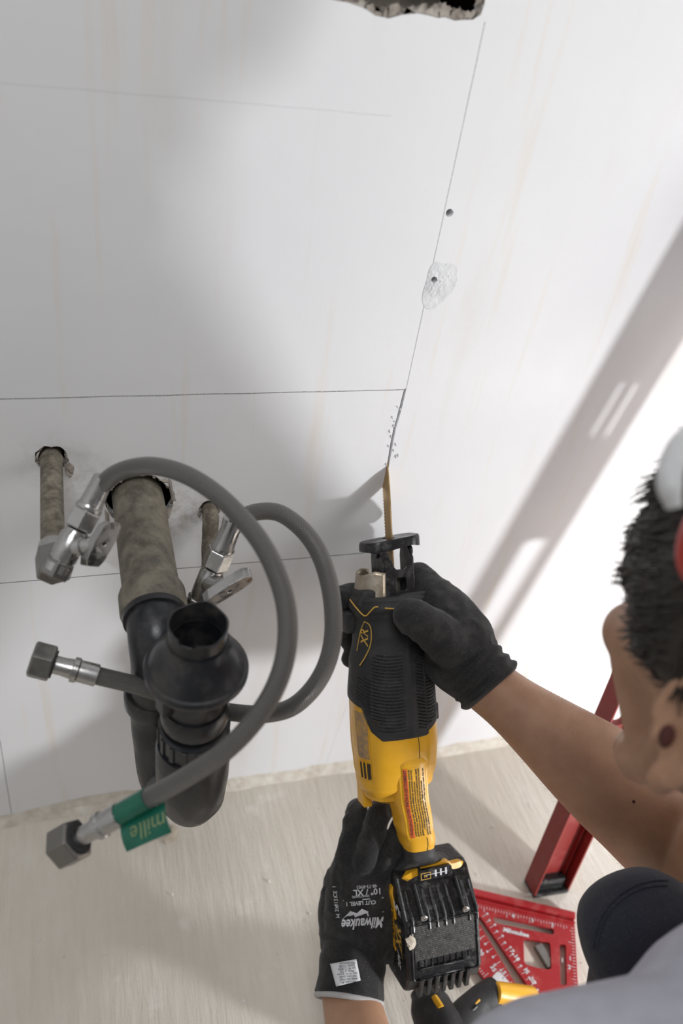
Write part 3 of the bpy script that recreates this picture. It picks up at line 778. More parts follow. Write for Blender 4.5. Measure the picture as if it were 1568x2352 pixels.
    for i in range(rows + 1):
        for k in range(NT):
            th = 2 * math.pi * k / NT; a = math.degrees(th)
            s = lerp(.047, send(th), i / rows)
            off = .0012 + rib(s, a) + (.0007 * math.exp(-((a - 83.5) / 3.2) ** 2) if s > .07 else 0)
            if i > rows - 3: off = .0012 - (.0012 * (i - rows + 3) / 3)
            v.append(body(s, th, off))
    f = [[i*NT+k, i*NT+(k+1) % NT, (i+1)*NT+(k+1) % NT, (i+1)*NT+k] for i in range(rows) for k in range(NT)]
    b0 = len(v)
    for k in range(NT): v.append(body(.047, 2*math.pi*k/NT, -.008))
    f += [[k, (k+1) % NT, b0+(k+1) % NT, b0+k] for k in range(NT)]
    b1 = len(v); v.append(V((0, -.049, 0))); f += [[b0+k, b0+(k+1) % NT, b1] for k in range(NT)]
    g = G(); g.add(v, f); grip = O(g, 'rubber_grip', 'rubber'); grip['label'] = 'black ribbed rubber front grip'
    gb = bvh_of(v, f)
    # left nose block with dusty top
    g = G(); 
    P = [(-.035, .0405), (-.022, .0395), (-.015, .050), (-.018, .056), (-.030, .064), (-.039, .055)]
    g = PL([(x, -s) for x, s in P], [], (0, 0, .018), (1, 0, 0), (0, 1, 0), (0, 0, 1), .034)
    O(g, 'nose_guard', 'rubber', sm=False, bevel=.003, segs=3)
    g = PL([(x, -s) for x, s in [(-.002, .0460), (.031, .0435), (.0375, .048), (.037, .058), (-.006, .060), (-.010, .054)]], [], (0, 0, .0275), (1, 0, 0), (0, 1, 0), (0, 0, 1), .030)
    O(g, 'nose_guard', 'rubber', sm=False, bevel=.002, segs=3)
    def onb(pts, wd, name, mat, par=t, off=.0010):
        g = G(); C = catmull([body(s, R(a), off + .0012) for s, a in pts], 6); tube(C, wd, 6, True, g); return O(g, name, mat, par)
    onb([(.0555, 112), (.0565, 100), (.0565, 85), (.0550, 60), (.0525, 40), (.0500, 26)], .0007, 'yellow_stripe', 'lineyellow')
    onb([(.050, 182), (.055, 165), (.0615, 150), (.062, 143), (.058, 134), (.0545, 127), (.054, 121)], .0007, 'yellow_stripe', 'lineyellow')
    # emblem panel on the left shoulder
    o = onb([(.068, 150), (.071, 140), (.077, 136), (.088, 137), (.099, 144), (.107, 153)], .0005, 'emblem_outline', 'lineyellow')
    onb([(.068, 150), (.077, 159), (.095, 165)], .0004, 'emblem_outline', 'lineyellow')
    c = body(.083, R(150), 0); nr = (c - V((.0012, c.y, -.001))); nr.y = 0; nr.normalize()
    tx = V((0, 1, 0)); ty = nr.cross(tx)
    vs, fs = text_geo('XR', .0125, xs=.9, shear=.35, bold=.0002); g = G(); put2d(g, vs, fs, c, tx, ty, nr, gb, .0002); O(g, 'emblem', 'lineyellow', sm=False)
    # screw recesses, notch
    for s, a, r in ((.158, 127, .0030), (.097, 112, .0022)):
        p = body(s, R(a), .0012); q = body(s, R(a), .0040); d = (q - p).normalized()
        g = G(); lathe(p + d * .0001, d, [(-.0005, r*1.05), (.0003, r*1.15), (.0003, r*.8), (-.003, r*.75), (-.003, 1e-7)], 20, g); O(g, 'screw_recess', 'dark')
    # latch stub on the left (pivot lock)
    g = G(); p = V((-.037, -.072, -.012)); boxg(g, p, (.0075, .010, .008)); O(g, 'blade_release', 'rubber', sm=False, bevel=.002)
    g = G(); boxg(g, (.0345, -.160, .004), (.0022, .008, .006)); O(g, 'side_knob', 'rubber', sm=False, bevel=.0018)
    # yellow motor housing
    rows = 60; NT = 128; v = []
    for i in range(rows + 1):
        s = lerp(.128, .240, i / rows)
        for k in range(NT):
            th = 2 * math.pi * k / NT; a = math.degrees(th); off = 0
            if 44 < a < 62 and s < .205: off = .0009
            if 138 < a < 200 and .142 < s < .214: off = -.0012
            if s < send(th) - .004: off = -.0012
            v.append(body(s, th, off))
    f = [[i*NT+k, i*NT+(k+1) % NT, (i+1)*NT+(k+1) % NT, (i+1)*NT+k] for i in range(rows) for k in range(NT)]
    f += [list(range(NT))[::-1], [rows*NT+k for k in range(NT)]]
    g = G(); g.add(v, f); mh = O(g, 'motor_housing', 'yellow'); mh['label'] = 'yellow motor housing'
    mb = bvh_of(v, f)
    g = G()
    for (s, a) in [(.186 + .0012*k, 83.5) for k in range(20)]: pass
    C = [body(lerp(.174, .194, k/8), R(78), .0001) for k in range(9)]; tube(C, .00035, 5, True, g); O(g, 'shell_seam', 'dark')
    # rating label and vents on the left flank
    def flank(s0, s1, a0, a1, off, name, mat):
        v = []; n, m = 10, 16
        for i in range(m + 1):
            for k in range(n + 1): v.append(body(lerp(s0, s1, i/m), R(lerp(a0, a1, k/n)), off))
        g = G(); g.add(v, [[i*(n+1)+k, i*(n+1)+k+1, (i+1)*(n+1)+k+1, (i+1)*(n+1)+k] for i in range(m) for k in range(n)]); return O(g, name, mat)
    lb = flank(.150, .192, 143, 172, -.0009, 'rating_label', 'greylabel'); lb['label'] = 'worn grey rating label on the left flank'
    for k in range(3):
        a = 146 + 9 * k; g = G()
        p = [body(.196, R(a), -.0006), body(.210, R(a), -.0006)]
        tube(p, .0016, 8, True, g); O(g, 'vent_slot', 'dark')
        g = G(); tube([body(.194, R(a + 4.5), .0002), body(.212, R(a + 4.5), .0002)], .0007, 6, True, g); O(g, 'vent_rib', 'yellow')
    # lower guard of the D handle, trigger side
    g = G(); boxg(g, (-.031, -.228, -.020), (.0045, .020, .010)); O(g, 'hand_guard', 'yellow', sm=False, bevel=.002)
    g = G(); tube([V((-.0385, -.210, -.012)), V((-.034, -.220, -.006)), V((-.024, -.232, -.002))], .0022, 8, True, g); O(g, 'guard_strip', 'rubber')
    # handle
    H = [(.186, -.0010, .0110, .0175, .0195, 3.0), (.200, -.0005, .0135, .0172, .0200, 3.4), (.228, .0010, .0100, .0165, .0210, 3.6), (.262, .0065, .0050, .0160, .0200, 3.6), (.278, .0105, .0010, .0155, .0190, 3.6), (.286, .0115, -.001, .0145, .0175, 3.4)]
    v = []; rows = 40; NT = 72
    def hp(s, th, off=0):
        cx, cu, hw, hh, n = table(H, s); x, u = sup(hw + off, hh + off, n, th); return V((cx + x, -s, cu + u))
    for i in range(rows + 1):
        s = lerp(.186, .286, i / rows)
        for k in range(NT):
            a = 360 * k / NT
            v.append(hp(s, R(a), -.0006 if (48 < a < 128 and .199 < s < .272) else 0))
    f = [[i*NT+k, i*NT+(k+1) % NT, (i+1)*NT+(k+1) % NT, (i+1)*NT+k] for i in range(rows) for k in range(NT)]; f += [list(range(NT))[::-1], [rows*NT+k for k in range(NT)]]
    g = G(); g.add(v, f); hd = O(g, 'handle', 'yellow'); hd['label'] = 'yellow rear handle'
    hb = bvh_of(v, f)
    g = G(); tube([hp(lerp(.272, .2865, k/4), R(84), .0001) for k in range(5)], .00035, 5, True, g); O(g, 'shell_seam', 'dark')
    def hlabel(x0, x1, s0, s1, name, mat, off, par=t):
        v = []; n, m = 8, 20
        for i in range(m + 1):
            s = lerp(s0, s1, i/m); cx = table(H, s)[0]
            for k in range(n + 1):
                p = V((cx + lerp(x0, x1, k/n), -s, .1)); h = hb.ray_cast(p, V((0, 0, -1)), .2)[0]; v.append(V((h.x, h.y, h.z + off)))
        g = G(); g.add(v, [[i*(n+1)+k, i*(n+1)+k+1, (i+1)*(n+1)+k+1, (i+1)*(n+1)+k] for i in range(m) for k in range(n)]); return O(g, name, mat, par)
    wl = hlabel(-.0105, .0115, .2005, .2700, 'warning_label', 'yellow', .0002); wl['label'] = 'yellow warning label with black print and a red-orange band'
    hlabel(-.0102, -.0062, .201, .2695, 'warning_band', 'orange', .00035, wl)
    # lettering along the label; reads from the battery end up to the body
    def hx(s): return table(H, s)[0]
    def run(body_, size, xo, s0, s1, mat, name, off, bold=0., par=wl):
        vs, fs = text_geo(body_, size, bold=bold)
        mn = min(a for a, b in vs); mx = max(a for a, b in vs); k = (s1 - s0) / (mx - mn)
        g = G(); out = []
        for a, b in vs:
            s = s1 - (a - mn) * k; x = hx(s) + xo - b * min(1, k * 1.1)
            h = hb.ray_cast(V((x, -s, .1)), V((0, 0, -1)), .2)[0]; out.append((x, -s, (h.z if h else .03) + off))
        g.add(out, fs); O(g, name, mat, par, False)
    run('▲WARNING/ADVERTENCIA/AVERTISSEMENT'.replace('▲', '! '), .0036, -.0082, .202, .2685, 'black_print', 'lettering', .0005, .00006)
    rows_ = ['TO REDUCE THE RISK OF INJURY, USER MUST READ INSTRUCTION MANUAL. ALWAYS USE', 'EYE PROTECTION. WEAR PROPER EYE AND RESPIRATORY PROTECTION. HOLD TOOL', 'CON EL FIN DE REDUCIR EL RIESGO DE LESIONES LEA EL MANUAL DE INSTRUCCIONES',
             'SIEMPRE UTILICE PROTECCION PARA LOS OJOS Y LAS VIAS RESPIRATORIAS. SUJETE', 'A TITRE PREVENTIF, LIRE LE GUIDE. TOUJOURS PORTER UNE PROTECTION OCULAIRE', 'PROTECTION RESPIRATOIRE ADEQUATE. TENIR LES POIGNEES', 'ISOLATED GRIPPING SURFACES WHEN CUTTING HIDDEN WIRES. MAX 20V']
    for k, tx_ in enumerate(rows_): run(tx_, .0018, -.0046 + .0023 * k, .202 + (.012 if k in (2, 5) else 0), .2685 - (.006 if k == 4 else 0), 'black_print', 'lettering', .0005, .00010)
    # black neck and foot
    g = G(); v = []; rows = 14; NT = 48
    K = [(.282, .0115, -.002, .0150, .0165, 3.2), (.297, .0135, -.004, .0150, .0165, 3.0), (.304, .0145, -.009, .020, .0150, 2.8), (.311, .0190, -.016, .032, .014, 3.2), (.325, .0215, -.020, .0365, .014, 4), (.340, .0215, -.022, .036, .014, 4)]
    for i in range(rows + 1):
        s = lerp(.282, .340, i / rows); cx, cu, hw, hh, n = table(K, s)
        for k in range(NT):
            x, u = sup(hw, hh, n, 2*math.pi*k/NT); v.append((cx + x, -s, cu + u))
    f = [[i*NT+k, i*NT+(k+1) % NT, (i+1)*NT+(k+1) % NT, (i+1)*NT+k] for i in range(rows) for k in range(NT)]; f += [list(range(NT))[::-1], [rows*NT+k for k in range(NT)]]
    g.add(v, f); O(g, 'battery_foot', 'rubber')
    # battery pack -----------------------------------------------------------
    x0, x1 = -.0190, .0560
    prof = [(-.312, -.040), (-.3125, -.0060), (-.3165, .0010), (-.3230, .0040), (-.3520, .0215), (-.3560, .0225), (-.4140, .0225), (-.4290, .0150), (-.4330, .0080), (-.4330, -.030), (-.425, -.040)]
    g = G(); n = len(prof); v = [(x0, a, b) for a, b in prof] + [(x1, a, b) for a, b in prof]
    g.add(v, [list(range(n)), [i + n for i in range(n)][::-1]] + [[i, i + n, (i+1) % n + n, (i+1) % n] for i in range(n)])
    def bw(g):
        g.v = [V((p[0] + .006, -.309 + (p[1] + .312) * .90, p[2])) for p in g.v]; return g
    bp = O(bw(g), 'battery_pack', 'plastic', sm=False, bevel=.0035, segs=4); bp['label'] = 'black battery pack with yellow rim, scuffed ribs and a grey smear'
    bpc = lambda g, nm, m, sm=True, **k: O(bw(g), nm, m, bp, sm, **k)
    # yellow rim
    g = G(); C = catmull([V((x0 - .0008, -.4100, -.0240)), V((x0 - .0010, -.3950, -.0190)), V((x0 - .0010, -.3500, -.0140)), V((x0 - .0004, -.3360, -.0080)), V((-.0130, -.3240, -.0005)), V((-.004, -.3170, .0025)), V((.012, -.3130, .0030)), V((.034, -.3120, .0030)), V((.040, -.3160, .0020)), V((.050, -.3165, .0000)), V((.0555, -.3200, -.004))], 6)
    v = []; n = len(C)
    for p in C:
        v += [p + V((-.0012, .0030, -.006)), p + V((-.0012, .0030, .0012)), p + V((0, -.0030, .0014)), p + V((0, -.0030, -.006))]
    f = [[i*4+k, i*4+(k+1) % 4, (i+1)*4+(k+1) % 4, (i+1)*4+k] for i in range(n-1) for k in range(4)] + [[0, 1, 2, 3], [n*4-1, n*4-2, n*4-3, n*4-4]]
    g.add(v, f); bpc(g, 'yellow_rim', 'yellow', False)
    g = PL([(.0, -.0), (.012, .0), (.012, -.085), (.003, -.092), (0, -.080)], [], (x0 - .0006, -.325, -.0285), (0, 0, 1), (0, 1, 0), (-1, 0, 0), .004); bpc(g, 'yellow_rim', 'yellow', False, bevel=.0008)
    g = PL([(0, 0), (.004, .002), (.009, -.012), (.012, -.022), (.012, -.052), (.007, -.064), (.0, -.060)], [], (x0 - .0009, -.334, -.0120), (0, 0, 1), (0, 1, 0), (-1, 0, 0), .002); pn = bpc(g, 'side_panel', 'yellow', False, bevel=.0004); pn['label'] = 'yellow printed side panel'
    # indicator
    g = PL(rrect(.0195, -.3165, .0165, .0058, .002, 3), [], (0, 0, .0085), (1, 0, 0), (0, 1, 0), (0, 0, 1), .010); bpc(g, 'charge_indicator', 'plastic', False, bevel=.0012)
    g = G()
    for k in range(3):
        boxg(g, (.0195 + .0052 * k, -.3160 + .0002*k, .0087), (.0009, .0035, .0002))
    boxg(g, (.0205, -.3163, .0087), (.0110, .0003, .00015)); bpc(g, 'charge_bars', 'white_print', False)
    g = PL(rrect(.0095, -.3172, .0050, .0036, .0006, 2), [rrect(.0095, -.3172, .0044, .0030, .0005, 2)], (0, 0, .0089), (1, 0, 0), (0, 1, 0), (0, 0, 1), .0003); bpc(g, 'button_frame', 'lineyellow', False)
    vs, fs = text_geo('N', .0040, bold=.0001); g = G(); put2d(g, vs, fs, V((.0093, -.3172, .0087)), V((1, 0, 0)), V((0, 1, 0)), V((0, 0, 1))); bpc(g, 'button_mark', 'lineyellow', False)
    # shoulder rods with screws
    for xx in (-.0015, .0400):
        g = G(); tube([V((xx, -.324, .0075)), V((xx + .001, -.350, .0235))], .0030, 14, True, g); bpc(g, 'screw_boss', 'plastic')
        d = V((.0, -.45, .9)).normalized(); p = V((xx + .0010, -.3505, .0240))
        g = G(); lathe(p, d, [(0, .0036), (.0012, .0036), (.0020, .0028), (.0020, .0014), (.0006, .0012), (.0006, 1e-7)], 18, g); bpc(g, 'screw', 'chrome')
    # ribs on the upper slope and at the bottom
    xr = [x0 + .008 + .0080 * k for k in range(9)]
    for k, xx in enumerate(xr):
        if abs(xx + .0015) < .004 or abs(xx - .040) < .0042: continue
        g = G(); tube([V((xx, -.330, .0070)), V((xx, -.3530, .0212)), V((xx + .0003, -.3640, .0225))], [.0021, .0022, .0016], 8, True, g); bpc(g, 'rib', 'plastic')
    for k in range(7):
        xx = x0 + .0135 + .0078 * k
        g = G(); boxg(g, (xx, -.4240, .0175), (.0023, .0125, .0042), (V((1,0,0)), V((0,1,.35)).normalized(), V((0,-.35,1)).normalized())); bpc(g, 'rib', 'plastic', False, bevel=.001)
    for k in range(9):
        xx = x0 + .0125 + .0062 * k
        g = G(); boxg(g, (xx, -.3985, .0228), (.0006, .0036, .0006)); bpc(g, 'small_rib', 'plastic', False)
    # face label, frame, grip slot
    g = PL(rrect((x0+x1)/2 + .001, -.3770, .0300, .0180, .001, 2), [], (0, 0, .0229), (1, 0, 0), (0, 1, 0), (0, 0, 1), .0008); fl = bpc(g, 'face_label', 'blabel', False); fl['label'] = 'matt black label with fine unreadable print'
    g = PL(rrect((x0+x1)/2 + .001, -.3860, .0335, .0300, .003, 3), [rrect((x0+x1)/2 + .001, -.3860, .0318, .0285, .0025, 3)], (0, 0, .0234), (1, 0, 0), (0, 1, 0), (0, 0, 1), .0014); bpc(g, 'face_frame', 'plastic', False, bevel=.0004)
    g = G(); v = []; n = 12
    for i in range(n + 1):
        a = i / n
        for xx in (x0 + .0120, x1 - .0190): v.append((xx, -.4035 - .0105 * a, .0236 - .0045 * math.sin(math.pi * a)))
    g.add(v, [[2*i, 2*i+1, 2*i+3, 2*i+2] for i in range(n)]); o = bpc(g, 'grip_slot', 'blacksteel'); so = o.modifiers.new('s', 'SOLIDIFY'); so.thickness = .001
    g = G(); tube([V((x0 + .0120, -.4030, .0236)), V((x1 - .0190, -.4030, .0236))], .0009, 8, True, g); bpc(g, 'slot_edge', 'plastic')
    # smear
    g = G(); sph(g, (x0 + .0050, -.3735, .0228), IDAX, (.0042, .0085, .0012), 18, 10); g.v = [p + V((noise.noise(p*500), noise.noise(p*480+V((3,0,0))), .3*noise.noise(p*600))) * .0028 for p in g.v]; bpc(g, 'dried_smear', 'putty')
    # side print
    def side(txt, size, y, z, mat, shear=0, bold=0, xs=1):
        vs, fs = text_geo(txt, size, shear=shear, bold=bold, xs=xs); g = G(); put2d(g, vs, fs, V((x0 - .0012, y, z)), V((0, 1, 0)), V((0, 0, -1)), V((-1, 0, 0)), None, .0003); bpc(g, 'lettering', mat, False)
    side('DEWALT', .0085, -.3670, -.0065, 'black_print', .1, .0002); side('XR', .020, -.3760, .0085, 'lineyellow', .2, .0006, .9)
    g = PL(rrect(.0055, -.3765, .0085, .0150, .001, 2), [], (x0 - .0010, 0, 0), (0, 0, 1), (0, 1, 0), (-1, 0, 0), .0008); 
    side('5', .019, -.3455, .0080, 'white_print', .15, .0005); side('Ah', .0060, -.3470, .0155, 'white_print'); side('20V', .0100, -.4010, .0070, 'white_print', .15, .0003); side('LITHIUM ION', .0035, -.384, .0150, 'lineyellow', .1)
    bpc(g, 'print_patch', 'black_print', False)

# ------------------------------------------------------------------ level, square, second tool
def build_floor_things():
    # box level leaning on the wall
    F = on_floor(1202, 2023); d = V((.085, .165, .971)).normalized()
    ex = V((1, 0, 0)); ex = (ex - ex.dot(d) * d).normalized(); ey = d.cross(ex)         # ey points to the wall
    if ey.y < 0: ey = -ey
    m = Matrix((ex, ey, d)).transposed().to_4x4(); m.translation = F
    t = thing('spirit_level', F, 'red box spirit level leaning on the wall, foot on the floor', 'level', mat=m)
    O = lambda g, nm, mm, sm=False, **k: g.obj(nm, MT[mm], t, sm, local=True, **k)
    hW, tt, L = .048, .024, .80
    web = [rrect(hW/2, z, .0135, h, .008, 4) for z, h in ((.315, .060),)] + [rrect(hW/2 - .007, .520, .0038, .030, .003, 3), rrect(hW/2 + .007, .520, .0038, .030, .003, 3), rrect(hW/2, .700, .0135, .030, .008, 4)]
    g = plate([(.002, .004), (hW - .002, .004), (hW - .002, L), (.002, L)], web, (0, -.008, 0), V((1,0,0)), V((0,0,1)), V((0,-1,0)), .008); O(g, 'web', 'redlevel')
    for x in (.0012, hW - .0012):
        g = G(); boxg(g, (x, -tt/2, L/2 + .002), (.0012, tt/2, L/2 - .002)); O(g, 'edge_flange', 'redlevel', bevel=.0005)
    for x in (.0060, hW - .0060):
        g = G(); boxg(g, (x, -.0105, L/2 + .008), (.0006, .0026, L/2 - .010)); O(g, 'rib', 'redlevel')
    g = G(); boxg(g, (hW/2, -tt/2, .0030), (hW/2, tt/2 + .0005, .0030)); O(g, 'end_cap', 'plastic', bevel=.0015)
    g = G(); boxg(g, (hW/2, -.0125, .0125), (hW/2 - .0045, .0055, .0075)); O(g, 'end_cap', 'plastic', bevel=.0025)
    g = G(); boxg(g, (hW/2, -tt/2, L + .002), (hW/2, tt/2 + .0005, .0030)); O(g, 'end_cap', 'plastic', bevel=.0015)
    # rafter square lying on the floor
    c = on_floor(1319, 2114, .008); q = on_floor(1105, 2064, .008); ea = (q - c).normalized(); eb = V((ea.y, -ea.x, 0))
    if (on_floor(1318, 2260, .008) - c).dot(eb) < 0: eb = -eb
    L = (on_floor(958, 2030, .008) - c).length
    up = V((0, 0, 1))
    def ab(u, v): p = on_floor(u, v, .008) - c; return (p.dot(ea), p.dot(eb))
    t = thing('rafter_square', c, 'red metal rafter square with white scales lying on the floor', 'square')
    def rpoly(pts, r=.0025, n=4):
        out = []
        m = len(pts)
        for i in range(m):
            p0, p1, p2 = V(pts[i-1]), V(pts[i]), V(pts[(i+1) % m])
            a = p1 + (p0-p1).normalized()*r; b = p1 + (p2-p1).normalized()*r
            for k in range(n+1):
                s = k/n; out.append(tuple((1-s)**2*a + 2*s*(1-s)*p1 + s*s*b))
        return out
    holes = [rpoly([ab(1133,2104), ab(1271,2133), ab(1272,2147), ab(1135,2119)], .003), rpoly([ab(1202,2155), ab(1263,2164), ab(1266,2227), ab(1240,2224), ab(1204,2214)], .004),
             rpoly([ab(1285,2168), ab(1299,2170), ab(1301,2262), ab(1287,2262)], .002)]
    ax_, bx_ = (L*.91, .018), (.030, L*.86)
    diag = [(L*.775, .038), (L*.735, .038), (.050, L*.735), (.050, L*.775)]
    # diagonal slot taken from the photo
    diag = [ab(1082, 2060 + 30), ab(1104, 2108), ab(1233, 2296), ab(1208, 2300)]
    holes.append(rpoly(diag, .003))
    outer = [(0, 0), (L, 0), (L, .006), (.006, L), (0, L)]
    g = plate(outer, holes, c, ea, eb, up, .0045); g.obj('blade_plate', MT['red'], t, False, bevel=.0004)
    g = G(); cc = c + ea * L / 2 - eb * .004; boxg(g, cc - up * .0012, (L/2, .004, .0062), (ea, eb, up)); g.obj('fence', MT['red'], t, False, bevel=.0012)
    g = G(); tube([c + eb * .003 + up * .0006, c + ea * L + eb * .003 + up * .0006], .0014, 8, True, g); g.obj('fence_ridge', MT['red'], t)
    g = G()
    def tick(a0, b0, a1, b1, wd=.0005):
        vs, fs = strip2d([(a0, b0), (a1, b1)], wd); put2d(g, vs, fs, c, ea, eb, up, None, .0003)
    n = 56
    for k in range(3, n):
        a = L * k / n; l = .007 if k % 8 == 0 else .0045 if k % 4 == 0 else .003
        tick(a, .0085, a, .0085 + l)
        tick(.0015, a, .0015 + l, a)
    hd = (V((0, L)) - V((L, 0))).normalized(); hn = V((hd.y, -hd.x)); 
    if (V((0, 0)) - V((L, 0))).dot(hn) < 0: hn = -hn
    for k in range(4, 90):
        p = V((L, .006)) + hd * (L * 1.4142 * k / 92); l = .007 if k % 5 == 0 else .0035
        a_ = p + hn * .001; b_ = p + hn * (.001 + l); 
        if b_.x > .004 and b_.y > .012: tick(a_.x, a_.y, b_.x, b_.y)
    s0 = V(ab(1104, 2108)); s1 = V(ab(1233, 2296)); sd = (s1 - s0).normalized(); sn = V((sd.y, -sd.x))
    if (V((0, 0)) - s0).dot(sn) < 0: sn = -sn
    w0 = V(ab(1082, 2090)); w1 = V(ab(1208, 2300))
    for k in range(0, 15):
        p = lerp(s0, s1, k / 14); 
        for sg, base in ((1, p), (-1, lerp(w0, w1, k / 14))):
            a_ = base + sn * sg * .002; b_ = base + sn * sg * (.007 if k % 2 else .0095); tick(a_.x, a_.y, b_.x, b_.y)
            q_ = lerp(a_, b_, 1); vs, fs = strip2d([(q_.x - .0012, q_.y), (q_.x + .0012, q_.y)], .0022); put2d(g, vs, fs, c, ea, eb, up, None, .0003)
    g.obj('scale_marks', MT['white_print'], t, False)
    def tx(s, size, u, v, ang=0, bold=0, name='lettering', shear=0):
        vs, fs = text_geo(s, size, bold=bold, shear=shear); cr, sr = math.cos(ang), math.sin(ang)
        X = -ea * cr + (-eb) * sr; Y = -eb * cr + ea * sr
        a, b = ab(u, v); g = G(); put2d(g, vs, fs, c + ea * a + eb * b, X, Y, up, None, .0004); g.obj(name, MT['white_print'], t, False)
    tx('Milwaukee', .0068, 1184, 2142, 0, .0003, shear=.15)
    for s_, u, v in (('1', 1291, 2206), ('2', 1307, 2222), ('1', 1309, 2202), ('3', 1222, 2115), ('4', 1178, 2105), ('2', 1268, 2125)): tx(s_, .0062, u, v, 0, .0002)
    aa = -math.atan2((s1 - s0).y, -(s1 - s0).x)
    for s_, u, v in (('30', 1104, 2188), ('35', 1132, 2225), ('25', 1092, 2150), ('5', 1157, 2235), ('10', 1186, 2200), ('15', 1208, 2230), ('20', 1222, 2252), ('7', 1175, 2185)): tx(s_, .0068, u, v, -R(52), .0002)
    g = G(); lp = rrect(0, 0, .0060, .0140, .003, 3)
    a, b = ab(1159, 2262); u2 = -R(52)
    vs = [(x*math.cos(R(52)) - y*math.sin(R(52)), x*math.sin(R(52)) + y*math.cos(R(52))) for x, y in lp]
    put2d(g, vs, [list(range(len(vs)))], c + ea*a + eb*b, -ea, -eb, up, None, .0003); g.obj('printed_badge', MT['white_print'], t, False)
    a, b = ab(1159, 2262); vs, fs = text_geo('45', .0070, bold=.0002); X = -ea*math.cos(R(-52)) - eb*math.sin(R(-52)); Y = -eb*math.cos(R(-52)) + ea*math.sin(R(-52)); g = G(); put2d(g, vs, fs, c + ea*a + eb*b, X, Y, up, None, .0006); g.obj('lettering', MT['red'], t, False)
    # small metal block lying in the square's opening
    p = on_floor(1249, 2196, .0031)
    g = G(); boxg(g, p, (.0050, .0130, .003), (V((.98, .17, 0)), V((-.17, .98, 0)), up)); o = g.obj('steel_block', MT['steel'], None, False, bevel=.001); tag(o, 'small grey steel block showing through the opening of the red square', 'metal block')
    # second cordless tool lying on the floor
    p0 = on_floor(972, 2275, .045); p1 = on_floor(1035, 2420, .055)
    t = thing('cordless_drill', on_floor(1060, 2380, 0), 'black and yellow cordless tool lying on the floor under the battery', 'power tool')
    g = G(); tube(catmull([p0, lerp(p0, p1, .3), lerp(p0, p1, .7), p1], 6), [.014, .021, .025, .027], 24, True, g); g.obj('motor_housing', MT['rubber'], t)
    g = G(); pts = catmull([on_floor(1045, 2400, .052), on_floor(1062, 2350, .050), on_floor(1098, 2305, .048), on_floor(1138, 2282, .046)], 6); tube(pts, [.024, .018, .015, .016], 24, True, g); g.obj('handle', MT['rubber'], t)
    n0 = on_floor(1132, 2281, .055); n1 = on_floor(1215, 2297, .035)
    g = G(); lathe(n0, n1 - n0, [(0, .0045), (0, .0098), (.0012, .0112), (.012, .0118), (.050, .0135), (.050, .008)], 28, g); g.obj('nose', MT['yellow'], t)['label'] = 'yellow nose with a round hole'
    g = G(); lathe(n0, n1 - n0, [(-.0002, .0045), (.008, .0040), (.008, 1e-7)], 20, g); g.obj('nose_bore', MT['lineyellow'], t)
    up2 = lambda p, h: p + (CAM - p).normalized() * h
    g = G(); a_, b_ = up2(on_floor(996, 2292, .045), .0225), up2(on_floor(1012, 2318, .047), .0250); tube([a_, b_], .0042, 12, True, g); g.obj('clip', MT['yellow'], t)
    g = G(); pts = [up2(on_floor(u, v, .049), .0165) for u, v in [(1036, 2354), (1060, 2335), (1080, 2318), (1101, 2296)]]; tube(catmull(pts, 5), .0011, 8, True, g); g.obj('yellow_line', MT['yellow'], t)
    g = G(); tube([up2(on_floor(1080, 2322, .049), .0165), up2(on_floor(1092, 2310, .049), .0172)], .0030, 10, True, g); g.obj('switch', MT['plastic'], t)

